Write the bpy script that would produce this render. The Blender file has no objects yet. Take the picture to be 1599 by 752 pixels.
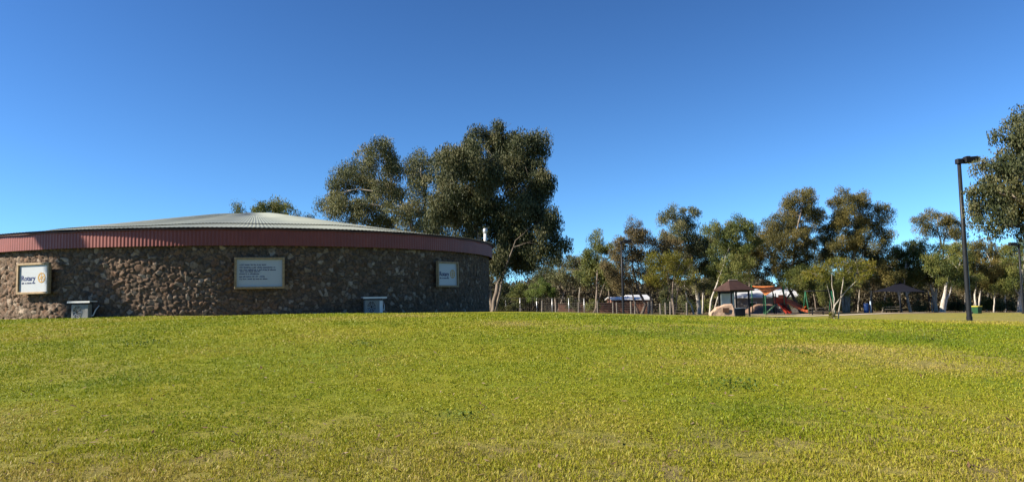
import bpy, math, random
import numpy as np
from mathutils import Vector, Matrix

# ------------------------------------------------------------------ camera, world, sun, exposure
scn = bpy.context.scene
col = scn.collection
F, HZ, CX, CY = 1200.0, 468.0, 799.5, 376.0
ROLL = 0.02
PITCH = math.atan((HZ - CY) / F)
EYE = 1.6
cam_d = bpy.data.cameras.new('camera'); cam = bpy.data.objects.new('camera', cam_d); col.objects.link(cam)
cam.location = (0, 0, EYE); cam.rotation_euler = (Matrix.Rotation(math.pi / 2 + PITCH, 3, 'X') @ Matrix.Rotation(-ROLL, 3, 'Z')).to_euler()
cam_d.sensor_width = 36; cam_d.lens = F / 1599 * 36; cam_d.clip_end = 5000; cam_d.clip_start = 0.1
scn.camera = cam

SUN_AZ = math.radians(-103.5); SUN_EL = math.radians(33)      # azimuth from +Y, clockwise positive
S = Vector((math.sin(SUN_AZ) * math.cos(SUN_EL), math.cos(SUN_AZ) * math.cos(SUN_EL), math.sin(SUN_EL)))
world = bpy.data.worlds.new('World'); scn.world = world; world.use_nodes = True
nt = world.node_tree; bg = nt.nodes['Background']
sky = nt.nodes.new('ShaderNodeTexSky'); sky.sky_type = 'NISHITA'; sky.sun_disc = False
sky.sun_elevation = SUN_EL; sky.sun_rotation = SUN_AZ % (2 * math.pi)
sky.air_density = 1.0; sky.dust_density = 0.0; sky.ozone_density = 4.0; sky.altitude = 300
gtc = nt.nodes.new('ShaderNodeTexCoord'); vm = nt.nodes.new('ShaderNodeVectorMath'); vm.operation = 'ADD'; vm.inputs[1].default_value = (0, 0, .07)
vn = nt.nodes.new('ShaderNodeVectorMath'); vn.operation = 'NORMALIZE'
nt.links.new(gtc.outputs['Generated'], vm.inputs[0]); nt.links.new(vm.outputs[0], vn.inputs[0]); nt.links.new(vn.outputs[0], sky.inputs['Vector'])
hs = nt.nodes.new('ShaderNodeHueSaturation'); hs.inputs['Saturation'].default_value = 1.0
nt.links.new(sky.outputs[0], hs.inputs['Color'])
gm = nt.nodes.new('ShaderNodeGamma'); gm.inputs['Gamma'].default_value = 1.68
nt.links.new(hs.outputs[0], gm.inputs['Color']); cm = nt.nodes.new('ShaderNodeMix'); cm.data_type = 'RGBA'; cm.blend_type = 'MULTIPLY'; cm.inputs[0].default_value = 1; cm.inputs[7].default_value = (.46, .505, .47, 1)
nt.links.new(gm.outputs[0], cm.inputs[6]); nt.links.new(cm.outputs[2], bg.inputs['Color']); bg.inputs['Strength'].default_value = 0.05
sd = bpy.data.lights.new('sun', 'SUN'); sun = bpy.data.objects.new('sun', sd); col.objects.link(sun)
sd.energy = 5.0; sd.angle = math.radians(0.53); sd.color = (1.0, 0.90, 0.74)
sun.rotation_euler = S.to_track_quat('Z', 'Y').to_euler(); sun.location = (-30, 0, 40)
scn.view_settings.view_transform = 'Standard'; scn.view_settings.look = 'None'
scn.view_settings.gamma = 1; scn.view_settings.exposure = 1.45; scn.view_settings.use_curve_mapping = False

rng = np.random.default_rng(11); random.seed(5)

# ------------------------------------------------------------------ pixel -> world
def W(px, py, d):
    x_, y_ = px - CX, py - CY; cr, sr = math.cos(ROLL), math.sin(ROLL)
    u, v = (cr * x_ - sr * y_) / F, -(sr * x_ + cr * y_) / F
    dy = math.cos(PITCH) - v * math.sin(PITCH)
    dz = math.sin(PITCH) + v * math.cos(PITCH)
    return Vector((u * d / dy, d, EYE + dz * d / dy))

# ------------------------------------------------------------------ noise
_P = np.random.default_rng(3).random((256, 256))
def vnoise(x, y):
    x = np.asarray(x, float); y = np.asarray(y, float)
    xi = np.floor(x).astype(int); yi = np.floor(y).astype(int)
    fx = x - xi; fy = y - yi; fx = fx * fx * (3 - 2 * fx); fy = fy * fy * (3 - 2 * fy)
    g = lambda a, b: _P[a % 256, b % 256]
    return (g(xi, yi) * (1 - fx) + g(xi + 1, yi) * fx) * (1 - fy) + (g(xi, yi + 1) * (1 - fx) + g(xi + 1, yi + 1) * fx) * fy
def fbm(x, y, o=4):
    s = 0; a = .5
    for k in range(o):
        s = s + a * vnoise(x * 2 ** k + 17 * k, y * 2 ** k + 31 * k); a *= .5
    return s / (1 - .5 ** o)
def sstep(a, b, x):
    t = np.clip((x - a) / (b - a), 0, 1); return t * t * (3 - 2 * t)

# ------------------------------------------------------------------ building numbers (used by terrain as well)
DC, TH, KK = 40.0, -0.3263, 0.2914
BC = Vector((DC * math.sin(TH), DC * math.cos(TH), 0)); BR = DC * KK
Z_TOP, Z_FB = EYE + 0.0661 * DC, EYE + 0.0517 * DC
def wall_pt(px, py, off=0.0):
    """point where the view ray meets the round wall (radius grown by off); returns point, outward normal"""
    d = (W(px, py, 10) - Vector((0, 0, EYE))); n = Vector((d.x, d.y, 0)); L = n.length; n /= L
    b = n.dot(BC); r = BR + off; disc = max(r * r - (BC.length_squared - b * b), 0)
    t = b - math.sqrt(disc); P = Vector((0, 0, EYE)) + d * (t / L)
    N = Vector((P.x - BC.x, P.y - BC.y, 0)).normalized()
    return P, N

# ------------------------------------------------------------------ terrain as a thin plate through surveyed points
ctl = [(0, 0, 0), (-8, 0, 0), (8, 0, 0), (0, -12, 0), (-20, -5, 0), (20, -5, 0)]
def cpt(px, py, d):
    p = W(px, py, d); ctl.append((p.x, p.y, p.z))
for px, py in [(2, 497.5), (60, 497), (160, 494.5), (300, 492.5), (400, 491), (560, 488.5), (700, 487.5)]:
    P, N = wall_pt(px, py); ctl.append((P.x, P.y, P.z))
for px, py, d in [(100, 503, 24), (400, 495, 23), (700, 491, 24), (-300, 505, 24), (800, 486.6, 32), (900, 488.5, 33), (1000, 493, 36), (1080, 498, 42),
                  (1300, 503.5, 40), (1512, 501, 33), (1128, 499.5, 60), (1250, 492, 85), (1150, 496, 72), (1400, 490, 85), (1590, 488, 85),
                  (1500, 487, 110), (1100, 489, 105), (900, 494, 60), (820, 492, 60), (970, 491.5, 75), (1000, 490, 105), (1250, 487.5, 112),
                  (1900, 503, 36), (2100, 490, 90), (400, 490, 60), (0, 492, 60), (-500, 492, 60)]:
    cpt(px, py, d)
for a in range(0, 360, 20):
    ctl.append((260 * math.sin(math.radians(a)), 260 * math.cos(math.radians(a)), -1.0))
    ctl.append((700 * math.sin(math.radians(a)), 700 * math.cos(math.radians(a)), 0.0))
ctl = np.array(ctl)
def _U(r2): return np.where(r2 > 1e-9, .5 * r2 * np.log(r2 + 1e-12), 0)
_n = len(ctl); _d2 = ((ctl[:, None, :2] - ctl[None, :, :2]) ** 2).sum(-1)
_A = np.zeros((_n + 3, _n + 3)); _A[:_n, :_n] = _U(_d2) + np.eye(_n) * .15
_A[:_n, _n] = 1; _A[:_n, _n + 1:] = ctl[:, :2]; _A[_n:, :_n] = _A[:_n, _n:].T
_w = np.linalg.solve(_A, np.r_[ctl[:, 2], 0, 0, 0])
def hgt(x, y):
    x = np.atleast_1d(np.asarray(x, float)); y = np.atleast_1d(np.asarray(y, float)); sh = x.shape
    x = x.ravel(); y = y.ravel(); out = np.empty_like(x)
    for i in range(0, len(x), 20000):
        xs, ys = x[i:i + 20000], y[i:i + 20000]
        r2 = (xs[:, None] - ctl[None, :, 0]) ** 2 + (ys[:, None] - ctl[None, :, 1]) ** 2
        out[i:i + 20000] = _U(r2) @ _w[:_n] + _w[_n] + _w[_n + 1] * xs + _w[_n + 2] * ys
    far = sstep(300, 600, np.hypot(x, y)); out = out * (1 - far)
    return out.reshape(sh)
def H(x, y): return float(hgt(x, y)[0])

# ------------------------------------------------------------------ mesh helpers
def mesh_np(name, V, Fc, smooth=False, attrs=None):
    me = bpy.data.meshes.new(name); V = np.ascontiguousarray(V, np.float32); Fc = np.ascontiguousarray(Fc, np.int32)
    m, k = Fc.shape
    me.vertices.add(len(V)); me.vertices.foreach_set('co', V.ravel())
    me.loops.add(m * k); me.loops.foreach_set('vertex_index', Fc.ravel())
    me.polygons.add(m); me.polygons.foreach_set('loop_start', np.arange(0, m * k, k, dtype=np.int32))
    me.polygons.foreach_set('use_smooth', np.full(m, smooth)); me.update(calc_edges=True)
    for nm, dom, arr in (attrs or []):
        a = me.attributes.new(nm, 'FLOAT', dom); a.data.foreach_set('value', np.ascontiguousarray(arr, np.float32))
    return me
def link(name, me, mat=None, parent=None):
    o = bpy.data.objects.new(name, me); col.objects.link(o)
    if mat is not None and me is not None: me.materials.append(mat)
    if parent is not None: o.parent = parent
    return o
def tag(o, label=None, cat=None, group=None, kind=None):
    if label: o['label'] = label
    if cat: o['category'] = cat
    if group: o['group'] = group
    if kind: o['kind'] = kind
    return o
def thing(name, loc, rz=0.0, label=None, cat=None, group=None):
    o = bpy.data.objects.new(name, None); col.objects.link(o); o.location = loc; o.rotation_euler = (0, 0, rz)
    o.empty_display_size = .2
    return tag(o, label, cat, group)

class MB:
    """collects shapes for ONE mesh"""
    def __init__(s): s.v = []; s.f = []
    def add(s, vs, fs):
        b = len(s.v); s.v += [tuple(v) for v in vs]; s.f += [tuple(b + i for i in f) for f in fs]
    def box(s, c, size, rot=None, ch=0.0):
        x, y, z = [a / 2 for a in size]; c = Vector(c)
        if ch <= 0:
            vs = [Vector((sx * x, sy * y, sz * z)) for sx in (-1, 1) for sy in (-1, 1) for sz in (-1, 1)]
            fs = [(0, 1, 3, 2), (4, 6, 7, 5), (0, 4, 5, 1), (2, 3, 7, 6), (0, 2, 6, 4), (1, 5, 7, 3)]
        else:       # chamfered vertical and horizontal edges via stacked octagonal rings
            ch = min(ch, x * .9, y * .9, z * .9)
            def ring(i, zz):
                a, b = x - i, y - i
                return [Vector(p) for p in ((-a + ch, -b, zz), (a - ch, -b, zz), (a, -b + ch, zz), (a, b - ch, zz), (a - ch, b, zz), (-a + ch, b, zz), (-a, b - ch, zz), (-a, -b + ch, zz))]
            R = [ring(ch * .8, -z), ring(0, -z + ch), ring(0, z - ch), ring(ch * .8, z)]
            vs = sum(R, []); fs = [tuple(range(7, -1, -1)), tuple(range(24, 32))]
            for r in range(3):
                for k in range(8):
                    a = r * 8 + k; b = r * 8 + (k + 1) % 8; fs.append((a, b, b + 8, a + 8))
        if rot is not None: vs = [rot @ v for v in vs]
        s.add([v + c for v in vs], fs)
    def tube(s, pts, rad, n=8, cap=True):
        pts = [Vector(p) for p in pts]; m = len(pts)
        if not hasattr(rad, '__len__'): rad = [rad] * m
        vs = []; prev = None
        for i, p in enumerate(pts):
            t = (pts[min(i + 1, m - 1)] - pts[max(i - 1, 0)]).normalized()
            if prev is None:
                a = Vector((1, 0, 0)) if abs(t.x) < .8 else Vector((0, 1, 0)); u = (a - t * a.dot(t)).normalized()
            else: u = (prev - t * prev.dot(t)).normalized()
            prev = u; w = t.cross(u)
            for k in range(n):
                a = 2 * math.pi * k / n; vs.append(p + (u * math.cos(a) + w * math.sin(a)) * rad[i])
        fs = [(i * n + k, i * n + (k + 1) % n, (i + 1) * n + (k + 1) % n, (i + 1) * n + k) for i in range(m - 1) for k in range(n)]
        if cap: fs += [tuple(range(n - 1, -1, -1)), tuple((m - 1) * n + k for k in range(n))]
        s.add(vs, fs)
    def prism(s, poly, y0, y1, M=None):
        """poly in xz, extruded along y"""
        n = len(poly); vs = [Vector((a, y0, b)) for a, b in poly] + [Vector((a, y1, b)) for a, b in poly]
        if M is not None: vs = [M @ v for v in vs]
        s.add(vs, [tuple(range(n)), tuple(range(2 * n - 1, n - 1, -1))] + [(i, i + n, (i + 1) % n + n, (i + 1) % n) for i in range(n)])
    def build(s, name, mat, parent=None, smooth=False):
        me = bpy.data.meshes.new(name); me.from_pydata(s.v, [], s.f); me.update()
        import bmesh as _b
        bm = _b.new(); bm.from_mesh(me); _b.ops.recalc_face_normals(bm, faces=bm.faces); bm.to_mesh(me); bm.free()
        if smooth: me.polygons.foreach_set('use_smooth', [True] * len(me.polygons))
        return link(name, me, mat, parent)

# ------------------------------------------------------------------ materials
def newmat(name):
    m = bpy.data.materials.new(name); m.use_nodes = True; t = m.node_tree
    return m, t, t.nodes['Principled BSDF']
def nd(t, typ, **kw):
    n = t.nodes.new(typ)
    for k, v in kw.items():
        if k in n.inputs: n.inputs[k].default_value = v
        else: setattr(n, k, v)
    return n
def ramp(t, src, stops, interp='LINEAR'):
    r = t.nodes.new('ShaderNodeValToRGB'); e = r.color_ramp.elements; r.color_ramp.interpolation = interp
    while len(e) > 1: e.remove(e[-1])
    e[0].position = stops[0][0]; e[0].color = (*stops[0][1], 1)
    for p, c in stops[1:]:
        q = e.new(p); q.color = (*c, 1)
    t.links.new(src, r.inputs[0]); return r.outputs[0]
def mixc(t, fac, a, b, mode='MIX'):
    n = t.nodes.new('ShaderNodeMix'); n.data_type = 'RGBA'; n.blend_type = mode
    for s, i in ((fac, 0), (a, 6), (b, 7)):
        if hasattr(s, 'links'): t.links.new(s, n.inputs[i])
        elif i == 0: n.inputs[0].default_value = s
        else: n.inputs[i].default_value = (*s, 1)
    return n.outputs[2]
def simple(name, c, rough=.6, metal=0.0, var=.15, scale=6.0, bump=0.0, spec=None):
    m, t, b = newmat(name); tc = nd(t, 'ShaderNodeTexCoord'); no = nd(t, 'ShaderNodeTexNoise', Scale=scale, Detail=5.0)
    t.links.new(tc.outputs['Object'], no.inputs['Vector'])
    c = tuple(x * .72 for x in c); lo = tuple(x * (1 - var) for x in c); hi = tuple(min(1, x * (1 + var)) for x in c)
    t.links.new(ramp(t, no.outputs['Fac'], [(.3, lo), (.7, hi)]), b.inputs['Base Color'])
    b.inputs['Roughness'].default_value = rough; b.inputs['Metallic'].default_value = metal
    if spec is None and sum(c) < .25: spec = .15
    if spec is not None: b.inputs['Specular IOR Level'].default_value = spec
    if bump:
        bp = nd(t, 'ShaderNodeBump', Strength=bump, Distance=.03); t.links.new(no.outputs['Fac'], bp.inputs['Height']); t.links.new(bp.outputs[0], b.inputs['Normal'])
    return m
def leafmat(name, cols, transl=.2, rough=.55):
    m, t, b = newmat(name); at = nd(t, 'ShaderNodeAttribute', attribute_name='tint')
    cols = [tuple(x * .74 for x in k) for k in cols]; n = len(cols); c = ramp(t, at.outputs['Fac'], [(i / (n - 1), k) for i, k in enumerate(cols)])
    t.links.new(c, b.inputs['Base Color']); b.inputs['Roughness'].default_value = rough; b.inputs['Specular IOR Level'].default_value = .2
    tr = nd(t, 'ShaderNodeBsdfTranslucent'); mx = nd(t, 'ShaderNodeMixShader'); mx.inputs[0].default_value = transl
    t.links.new(c, tr.inputs['Color']); t.links.new(b.outputs[0], mx.inputs[1]); t.links.new(tr.outputs[0], mx.inputs[2])
    t.links.new(mx.outputs[0], t.nodes['Material Output'].inputs['Surface'])
    return m
def barkmat(name, a, b_, rough=.85):
    m, t, b = newmat(name); tc = nd(t, 'ShaderNodeTexCoord'); mp = nd(t, 'ShaderNodeMapping'); mp.inputs['Scale'].default_value = (3, 3, .7)
    a = tuple(x * .74 for x in a); b_ = tuple(x * .74 for x in b_)
    no = nd(t, 'ShaderNodeTexNoise', Scale=1.6, Detail=6.0, Roughness=.65)
    t.links.new(tc.outputs['Object'], mp.inputs[0]); t.links.new(mp.outputs[0], no.inputs['Vector'])
    t.links.new(ramp(t, no.outputs['Fac'], [(.36, a), (.5, tuple((x + y) / 2 for x, y in zip(a, b_))), (.62, b_)]), b.inputs['Base Color'])
    b.inputs['Roughness'].default_value = rough; bp = nd(t, 'ShaderNodeBump', Strength=.4, Distance=.03)
    t.links.new(no.outputs['Fac'], bp.inputs['Height']); t.links.new(bp.outputs[0], b.inputs['Normal']); return m

M = {}
M['olive'] = leafmat('olive_leaves', [(0.039, 0.060, 0.016), (0.095, 0.121, 0.026), (0.169, 0.181, 0.040), (0.213, 0.193, 0.054)])
M['grey_green'] = leafmat('grey_green_leaves', [(0.049, 0.061, 0.028), (0.105, 0.120, 0.044), (0.176, 0.172, 0.069), (0.245, 0.212, 0.097)])
M['near_gum'] = leafmat('near_gum_leaves', [(.028, .038, .016), (.062, .076, .028), (.105, .108, .042), (.145, .13, .055)])
M['brown_green'] = leafmat('brown_green_leaves', [(0.044, 0.046, 0.014), (0.103, 0.095, 0.025), (0.169, 0.139, 0.034), (0.228, 0.172, 0.046)])
M['dull_brown'] = leafmat('dull_brown_leaves', [(0.051, 0.044, 0.022), (0.114, 0.094, 0.039), (0.169, 0.132, 0.054), (0.216, 0.155, 0.069)])
M['yellow_green'] = leafmat('yellow_green_leaves', [(0.070, 0.075, 0.010), (0.138, 0.142, 0.015), (0.208, 0.187, 0.020), (0.235, 0.179, 0.025)], .35)
M['bright'] = leafmat('bright_green_leaves', [(0.048, 0.080, 0.016), (0.096, 0.144, 0.024), (0.152, 0.200, 0.040), (0.192, 0.224, 0.056)], .35)
M['dark'] = leafmat('dark_green_leaves', [(0.019, 0.028, 0.013), (0.040, 0.055, 0.018), (0.081, 0.094, 0.029), (0.135, 0.125, 0.042)], .2)
M['scrub'] = leafmat('grey_scrub_leaves', [(0.036, 0.040, 0.024), (0.058, 0.053, 0.034), (0.096, 0.082, 0.048), (0.144, 0.115, 0.072), (0.125, 0.134, 0.058)])
M['pale_bark'] = barkmat('pale_bark', (.20, .165, .13), (.42, .38, .32))
M['white_bark'] = barkmat('white_bark', (.28, .24, .20), (.60, .55, .48))
M['dark_bark'] = barkmat('dark_bark', (.06, .045, .035), (.16, .12, .09))
M['grey_bark'] = barkmat('grey_bark', (.12, .09, .07), (.26, .21, .16))
M['timber'] = simple('weathered_timber', (.15, .13, .105), .85, var=.3, scale=4, bump=.3)
M['steel_dark'] = simple('dark_painted_steel', (.022, .024, .028), .45, .2, .2)
M['black'] = simple('black_paint', (.012, .013, .015), .5)
M['white_paint'] = simple('white_paint', (.78, .78, .76), .5, var=.05)
M['galv'] = simple('galvanised_steel', (.55, .56, .57), .4, .6, .12)
M['ac_case'] = simple('air_conditioner_casing', (.24, .24, .225), .5, var=.12)
M['ac_dark'] = simple('air_conditioner_grille', (.05, .05, .05), .5)
M['sign_face'] = simple('white_sign_face', (.46, .49, .51), .45, var=.02, scale=2)
M['frame_wood'] = simple('sign_frame_timber', (.34, .235, .12), .7, var=.25, scale=12)
M['ink'] = simple('navy_lettering', (.015, .03, .14), .5)
M['ink_dark'] = simple('dark_lettering', (.03, .035, .06), .5)
M['gold'] = simple('gold_emblem', (.50, .28, .04), .5)
M['orange'] = simple('orange_sail_cloth', (.75, .22, .045), .8, var=.06)
M['orange_plastic'] = simple('orange_plastic', (.45, .085, .018), .4)
M['red_plastic'] = simple('red_plastic', (.26, .03, .018), .4)
M['green_steel'] = simple('green_painted_steel', (.02, .11, .055), .4)
M['green_plastic'] = simple('pale_green_plastic', (.20, .38, .17), .5)
M['bin_green'] = simple('dark_green_bin', (.02, .07, .03), .5)
M['bin_yellow'] = simple('yellow_bin_lid', (.60, .48, .04), .5)
M['blue'] = simple('blue_paint', (.02, .06, .2), .5)
M['navy_cloth'] = simple('navy_sail_cloth', (.006, .007, .016), .9)
M['roof_brown'] = simple('brown_metal_roof', (.07, .04, .032), .5, .1, .25, 2)
M['glass_pale'] = simple('pale_notice_panel', (.42, .50, .50), .25, var=.2, scale=2)
M['brick'] = simple('red_brown_brick', (.22, .10, .06), .85, var=.35, scale=3, bump=.3)
M['grey_wall'] = simple('grey_block_wall', (.22, .21, .20), .85, var=.15, scale=3)
M['white_roof'] = simple('white_metal_roof', (.70, .71, .72), .4, .1, .04)
M['rock'] = simple('sandstone_boulder', (.42, .29, .20), .9, var=.28, scale=5, bump=.6)
M['bronze'] = simple('bronze_plaque', (.12, .065, .04), .5, .4)
M['soil'] = simple('bare_red_soil', (.21, .125, .08), .95, var=.25, scale=1.2, bump=.4)
M['concrete'] = simple('pale_path', (.50, .42, .33), .9, var=.12, scale=2)
M['sand'] = simple('playground_softfall', (.48, .36, .25), .95, var=.15, scale=3)
M['wire'] = simple('fence_wire', (.12, .11, .10), .5, .5)

# ------------------------------------------------------------------ ground
def dry_and_front(x, y):
    """0 lush .. 1 dry straw patches, plus a straw tint towards the camera"""
    x = np.asarray(x, float); y = np.asarray(y, float)
    n = fbm(x * .11 + 5, y * .16 + 9, 4); n2 = fbm(x * .6 + 50, y * .6 + 20, 3)
    d = sstep(.52, .74, n * .75 + n2 * .25) * .75
    right = sstep(46, 60, y - (x - 30) * .12) * sstep(22, 36, x + 8 * (fbm(x * .1, y * .1 + 40, 3) - .5))
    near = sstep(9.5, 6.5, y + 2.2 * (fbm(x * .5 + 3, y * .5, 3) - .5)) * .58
    return np.clip(np.maximum(np.maximum(d, right * (.55 + .5 * (n2 - .5))), near), 0, 1)
def soil_and_front(x, y):
    n = fbm(x * .2 + 70, y * .2 + 60, 4)
    a = sstep(84, 98, y + 14 * (n - .5))                     # bare leaf-littered ground beneath the far trees
    b = sstep(46, 56, y) * sstep(27, 17, x) * sstep(-20, -4, x)     # rough ground beyond the crest and the fence
    f = sstep(9.2, 6.2, y) * sstep(.46, .66, fbm(x * 2.6, y * 2.6 + 9, 4)) * .6 * sstep(2, 4, y)  # darker brown flecks on the strip of lawn closest to the camera
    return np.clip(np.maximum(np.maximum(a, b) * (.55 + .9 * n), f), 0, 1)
ys = np.unique(np.concatenate([-np.geomspace(1, 1500, 24), np.arange(-1, 6, 1.0), np.arange(6, 50, .32), np.arange(50, 130, .9), np.geomspace(130, 2500, 30)]))
xs = np.unique(np.concatenate([-np.geomspace(75, 2500, 22), np.arange(-75, -32, 1.2), np.arange(-32, 32, .4), np.arange(32, 75, .9), np.geomspace(75, 2500, 22)]))
GX, GY = np.meshgrid(xs, ys); GZ = hgt(GX, GY) + (fbm(GX * .5, GY * .5, 3) - .5) * .05
ny, nx = GX.shape; idx = np.arange(ny * nx).reshape(ny, nx)
Fq = np.stack([idx[:-1, :-1], idx[:-1, 1:], idx[1:, 1:], idx[1:, :-1]], -1).reshape(-1, 4)
gme = mesh_np('lawn_ground', np.stack([GX, GY, GZ], -1).reshape(-1, 3), Fq, True,
              [('dry', 'POINT', dry_and_front(GX, GY).ravel()), ('soil', 'POINT', soil_and_front(GX, GY).ravel())])
m, t, b = newmat('lawn'); tc = nd(t, 'ShaderNodeTexCoord')
n1 = nd(t, 'ShaderNodeTexNoise', Scale=9.0, Detail=8.0, Roughness=.75); t.links.new(tc.outputs['Object'], n1.inputs['Vector'])
n2 = nd(t, 'ShaderNodeTexNoise', Scale=.35, Detail=5.0, Roughness=.6); t.links.new(tc.outputs['Object'], n2.inputs['Vector'])
n3 = nd(t, 'ShaderNodeTexNoise', Scale=2.2, Detail=4.0, Roughness=.6); t.links.new(tc.outputs['Object'], n3.inputs['Vector'])
green = ramp(t, n2.outputs['Fac'], [(.32, (.105, .135, .007)), (.46, (.128, .149, .007)), (.54, (.145, .155, .008)), (.66, (.175, .168, .010))])
straw = ramp(t, n3.outputs['Fac'], [(.3, (.18, .15, .045)), (.7, (.25, .195, .075))])
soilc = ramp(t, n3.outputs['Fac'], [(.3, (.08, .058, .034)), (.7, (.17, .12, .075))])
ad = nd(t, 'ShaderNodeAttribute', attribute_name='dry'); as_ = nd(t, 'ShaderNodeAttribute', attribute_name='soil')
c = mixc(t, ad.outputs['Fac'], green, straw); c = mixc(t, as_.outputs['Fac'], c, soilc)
fine = ramp(t, n1.outputs['Fac'], [(.32, (.62, .63, .6)), (.5, (1.0, 1.0, 1.0)), (.68, (1.35, 1.32, 1.25))])
c = mixc(t, 1.0, c, fine, 'MULTIPLY'); t.links.new(c, b.inputs['Base Color']); b.inputs['Roughness'].default_value = .9
b.inputs['Specular IOR Level'].default_value = .15
bp = nd(t, 'ShaderNodeBump', Strength=.9, Distance=.05); t.links.new(n1.outputs['Fac'], bp.inputs['Height']); t.links.new(bp.outputs[0], b.inputs['Normal'])
tag(link('ground', gme, m), kind='structure')

def drape(name, poly_pts, width_fn, mat, lift=.01, step=.5):
    """strip following the terrain: poly_pts centreline (x,y)"""
    pts = []
    for (x0, y0), (x1, y1) in zip(poly_pts[:-1], poly_pts[1:]):
        n = max(1, int(math.hypot(x1 - x0, y1 - y0) / step))
        pts += [(x0 + (x1 - x0) * i / n, y0 + (y1 - y0) * i / n) for i in range(n)]
    pts.append(poly_pts[-1]); V = []; k = 5
    for i, p in enumerate(pts):
        a = pts[max(i - 1, 0)]; c_ = pts[min(i + 1, len(pts) - 1)]; tx, ty = c_[0] - a[0], c_[1] - a[1]; L = math.hypot(tx, ty)
        w = width_fn(i / len(pts))
        for j in range(k):
            s = (j / (k - 1) - .5) * w * (1 + .06 * math.sin(i * .9 + j)); V.append((p[0] - ty / L * s, p[1] + tx / L * s))
    V = np.array(V); Z = hgt(V[:, 0], V[:, 1]) + (fbm(V[:, 0] * .5, V[:, 1] * .5, 3) - .5) * .05 + lift
    Fs = [(i * k + j, i * k + j + 1, (i + 1) * k + j + 1, (i + 1) * k + j) for i in range(len(pts) - 1) for j in range(k - 1)]
    return link(name, mesh_np(name, np.c_[V, Z], np.array(Fs), True), mat)
pA = W(1060, 495, 78); pB = W(1250, 492, 80); pC = W(1420, 489, 92)
tag(drape('path', [(pA.x - 6, pA.y + 6), (pA.x, pA.y), (pB.x, pB.y), (pC.x, pC.y), (pC.x + 30, pC.y + 14)], lambda s: 2.2, M['concrete'], .03), kind='structure')
pS = W(1160, 491, 92); pE = W(1262, 491, 92)
tag(drape('playground_ground', [(pS.x, pS.y), (pE.x, pE.y)], lambda s: 11, M['sand'], .03), kind='structure')

# ------------------------------------------------------------------ grass blades on the near lawn
N = 900000
yy = 4.8 * (26 / 4.8) ** (rng.random(N) ** 1.12); xx = (rng.random(N) * 2 - 1) * (yy * .80 + 2.2)
clump = fbm(xx * 5, yy * 5, 3); keep = rng.random(N) < (sstep(.25, .52, clump) * .75 + .25) * (1 - .75 * np.clip(soil_and_front(xx, yy), 0, 1) * (yy < 12))
xx, yy = xx[keep], yy[keep]; N = len(xx)
dr = dry_and_front(xx, yy); zz = hgt(xx, yy) + (fbm(xx * .5, yy * .5, 3) - .5) * .05
hh = (.010 + .022 * rng.random(N)) * (1 + .55 * sstep(9.5, 6.2, yy)) * (1 + .5 * (clump[keep] - .5)) * np.clip(yy / 9, 1, 2.0) ** .5
ww = .0035 * (yy / 7.0) ** .9 * (0.7 + .8 * rng.random(N)); az = rng.random(N) * 2 * np.pi; lean = rng.random(N) ** .8 * 1.25; la = rng.random(N) * 2 * np.pi
tx, ty = np.cos(az) * ww, np.sin(az) * ww
lx, ly, lz = np.sin(lean) * np.cos(la), np.sin(lean) * np.sin(la), np.cos(lean)
B = np.stack([xx, yy, zz - .004], -1)
v0 = B + np.stack([tx, ty, 0 * tx], -1); v1 = B - np.stack([tx, ty, 0 * tx], -1)
md = B + np.stack([lx * .45, ly * .45, lz * .65], -1) * hh[:, None]
v2 = md - np.stack([tx, ty, 0 * tx], -1) * .8; v3 = md + np.stack([tx, ty, 0 * tx], -1) * .8
v4 = B + np.stack([lx, ly, lz * .9], -1) * hh[:, None] * 1.15
V = np.stack([v0, v1, v2, v3, v4], 1).reshape(-1, 3); base = np.arange(N)[:, None] * 5
me = bpy.data.meshes.new('grass_blades')
quads = (base + np.array([[0, 1, 2, 3]])); tris = (base + np.array([[3, 2, 4]]))
loops = np.concatenate([quads, tris], 1).ravel().astype(np.int32)
me.vertices.add(len(V)); me.vertices.foreach_set('co', V.astype(np.float32).ravel()); me.loops.add(len(loops)); me.loops.foreach_set('vertex_index', loops)
me.polygons.add(2 * N); ls = np.stack([np.arange(N) * 7, np.arange(N) * 7 + 4], 1).ravel().astype(np.int32); me.polygons.foreach_set('loop_start', ls)
me.update(calc_edges=True)
big = fbm(xx * .35 + 11, yy * .35, 4)
tint = np.clip((big - .5) * 1.35 + .36 + dr * .42 + rng.normal(0, .16, N), 0, 1)
a = me.attributes.new('tint', 'FLOAT', 'FACE'); a.data.foreach_set('value', np.repeat(tint, 2).astype(np.float32))
M['blade'] = leafmat('grass_blade', [(.135, .20, .009), (.235, .280, .012), (.31, .318, .016), (.385, .335, .045), (.44, .34, .11)], .35, .5)
tag(link('grass', me, M['blade']), 'short yellow green lawn grass thinning to straw in front', 'grass', kind='stuff')

# fallen leaves on the lawn: uncountable litter
n = 900; V = []; T = []
for i in range(n):
    y = 6 * 3.6 ** random.random(); x = (random.random() * 2 - 1) * y * .7; z = H(x, y) + .03
    a = random.random() * 6.28; L = random.uniform(.02, .05); w = L * .3; d = Vector((math.cos(a), math.sin(a), random.uniform(-.3, .5))) * L; s = Vector((-math.sin(a), math.cos(a), random.uniform(-.4, .4))) * w
    c0 = Vector((x, y, z)); V += [c0 - d, c0 + s, c0 + d, c0 - s]; T.append(random.random())
M['litter'] = leafmat('dry_leaf', [(0.056, 0.032, 0.016), (0.160, 0.096, 0.048), (0.304, 0.224, 0.144)], .1)
tag(link('leaf_litter', mesh_np('leaf_litter', np.array([tuple(v) for v in V]), np.arange(4 * n).reshape(-1, 4), False, [('tint', 'FACE', np.array(T))]), M['litter']),
    'scattered fallen brown leaves on the lawn', 'leaves', kind='stuff')

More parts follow.
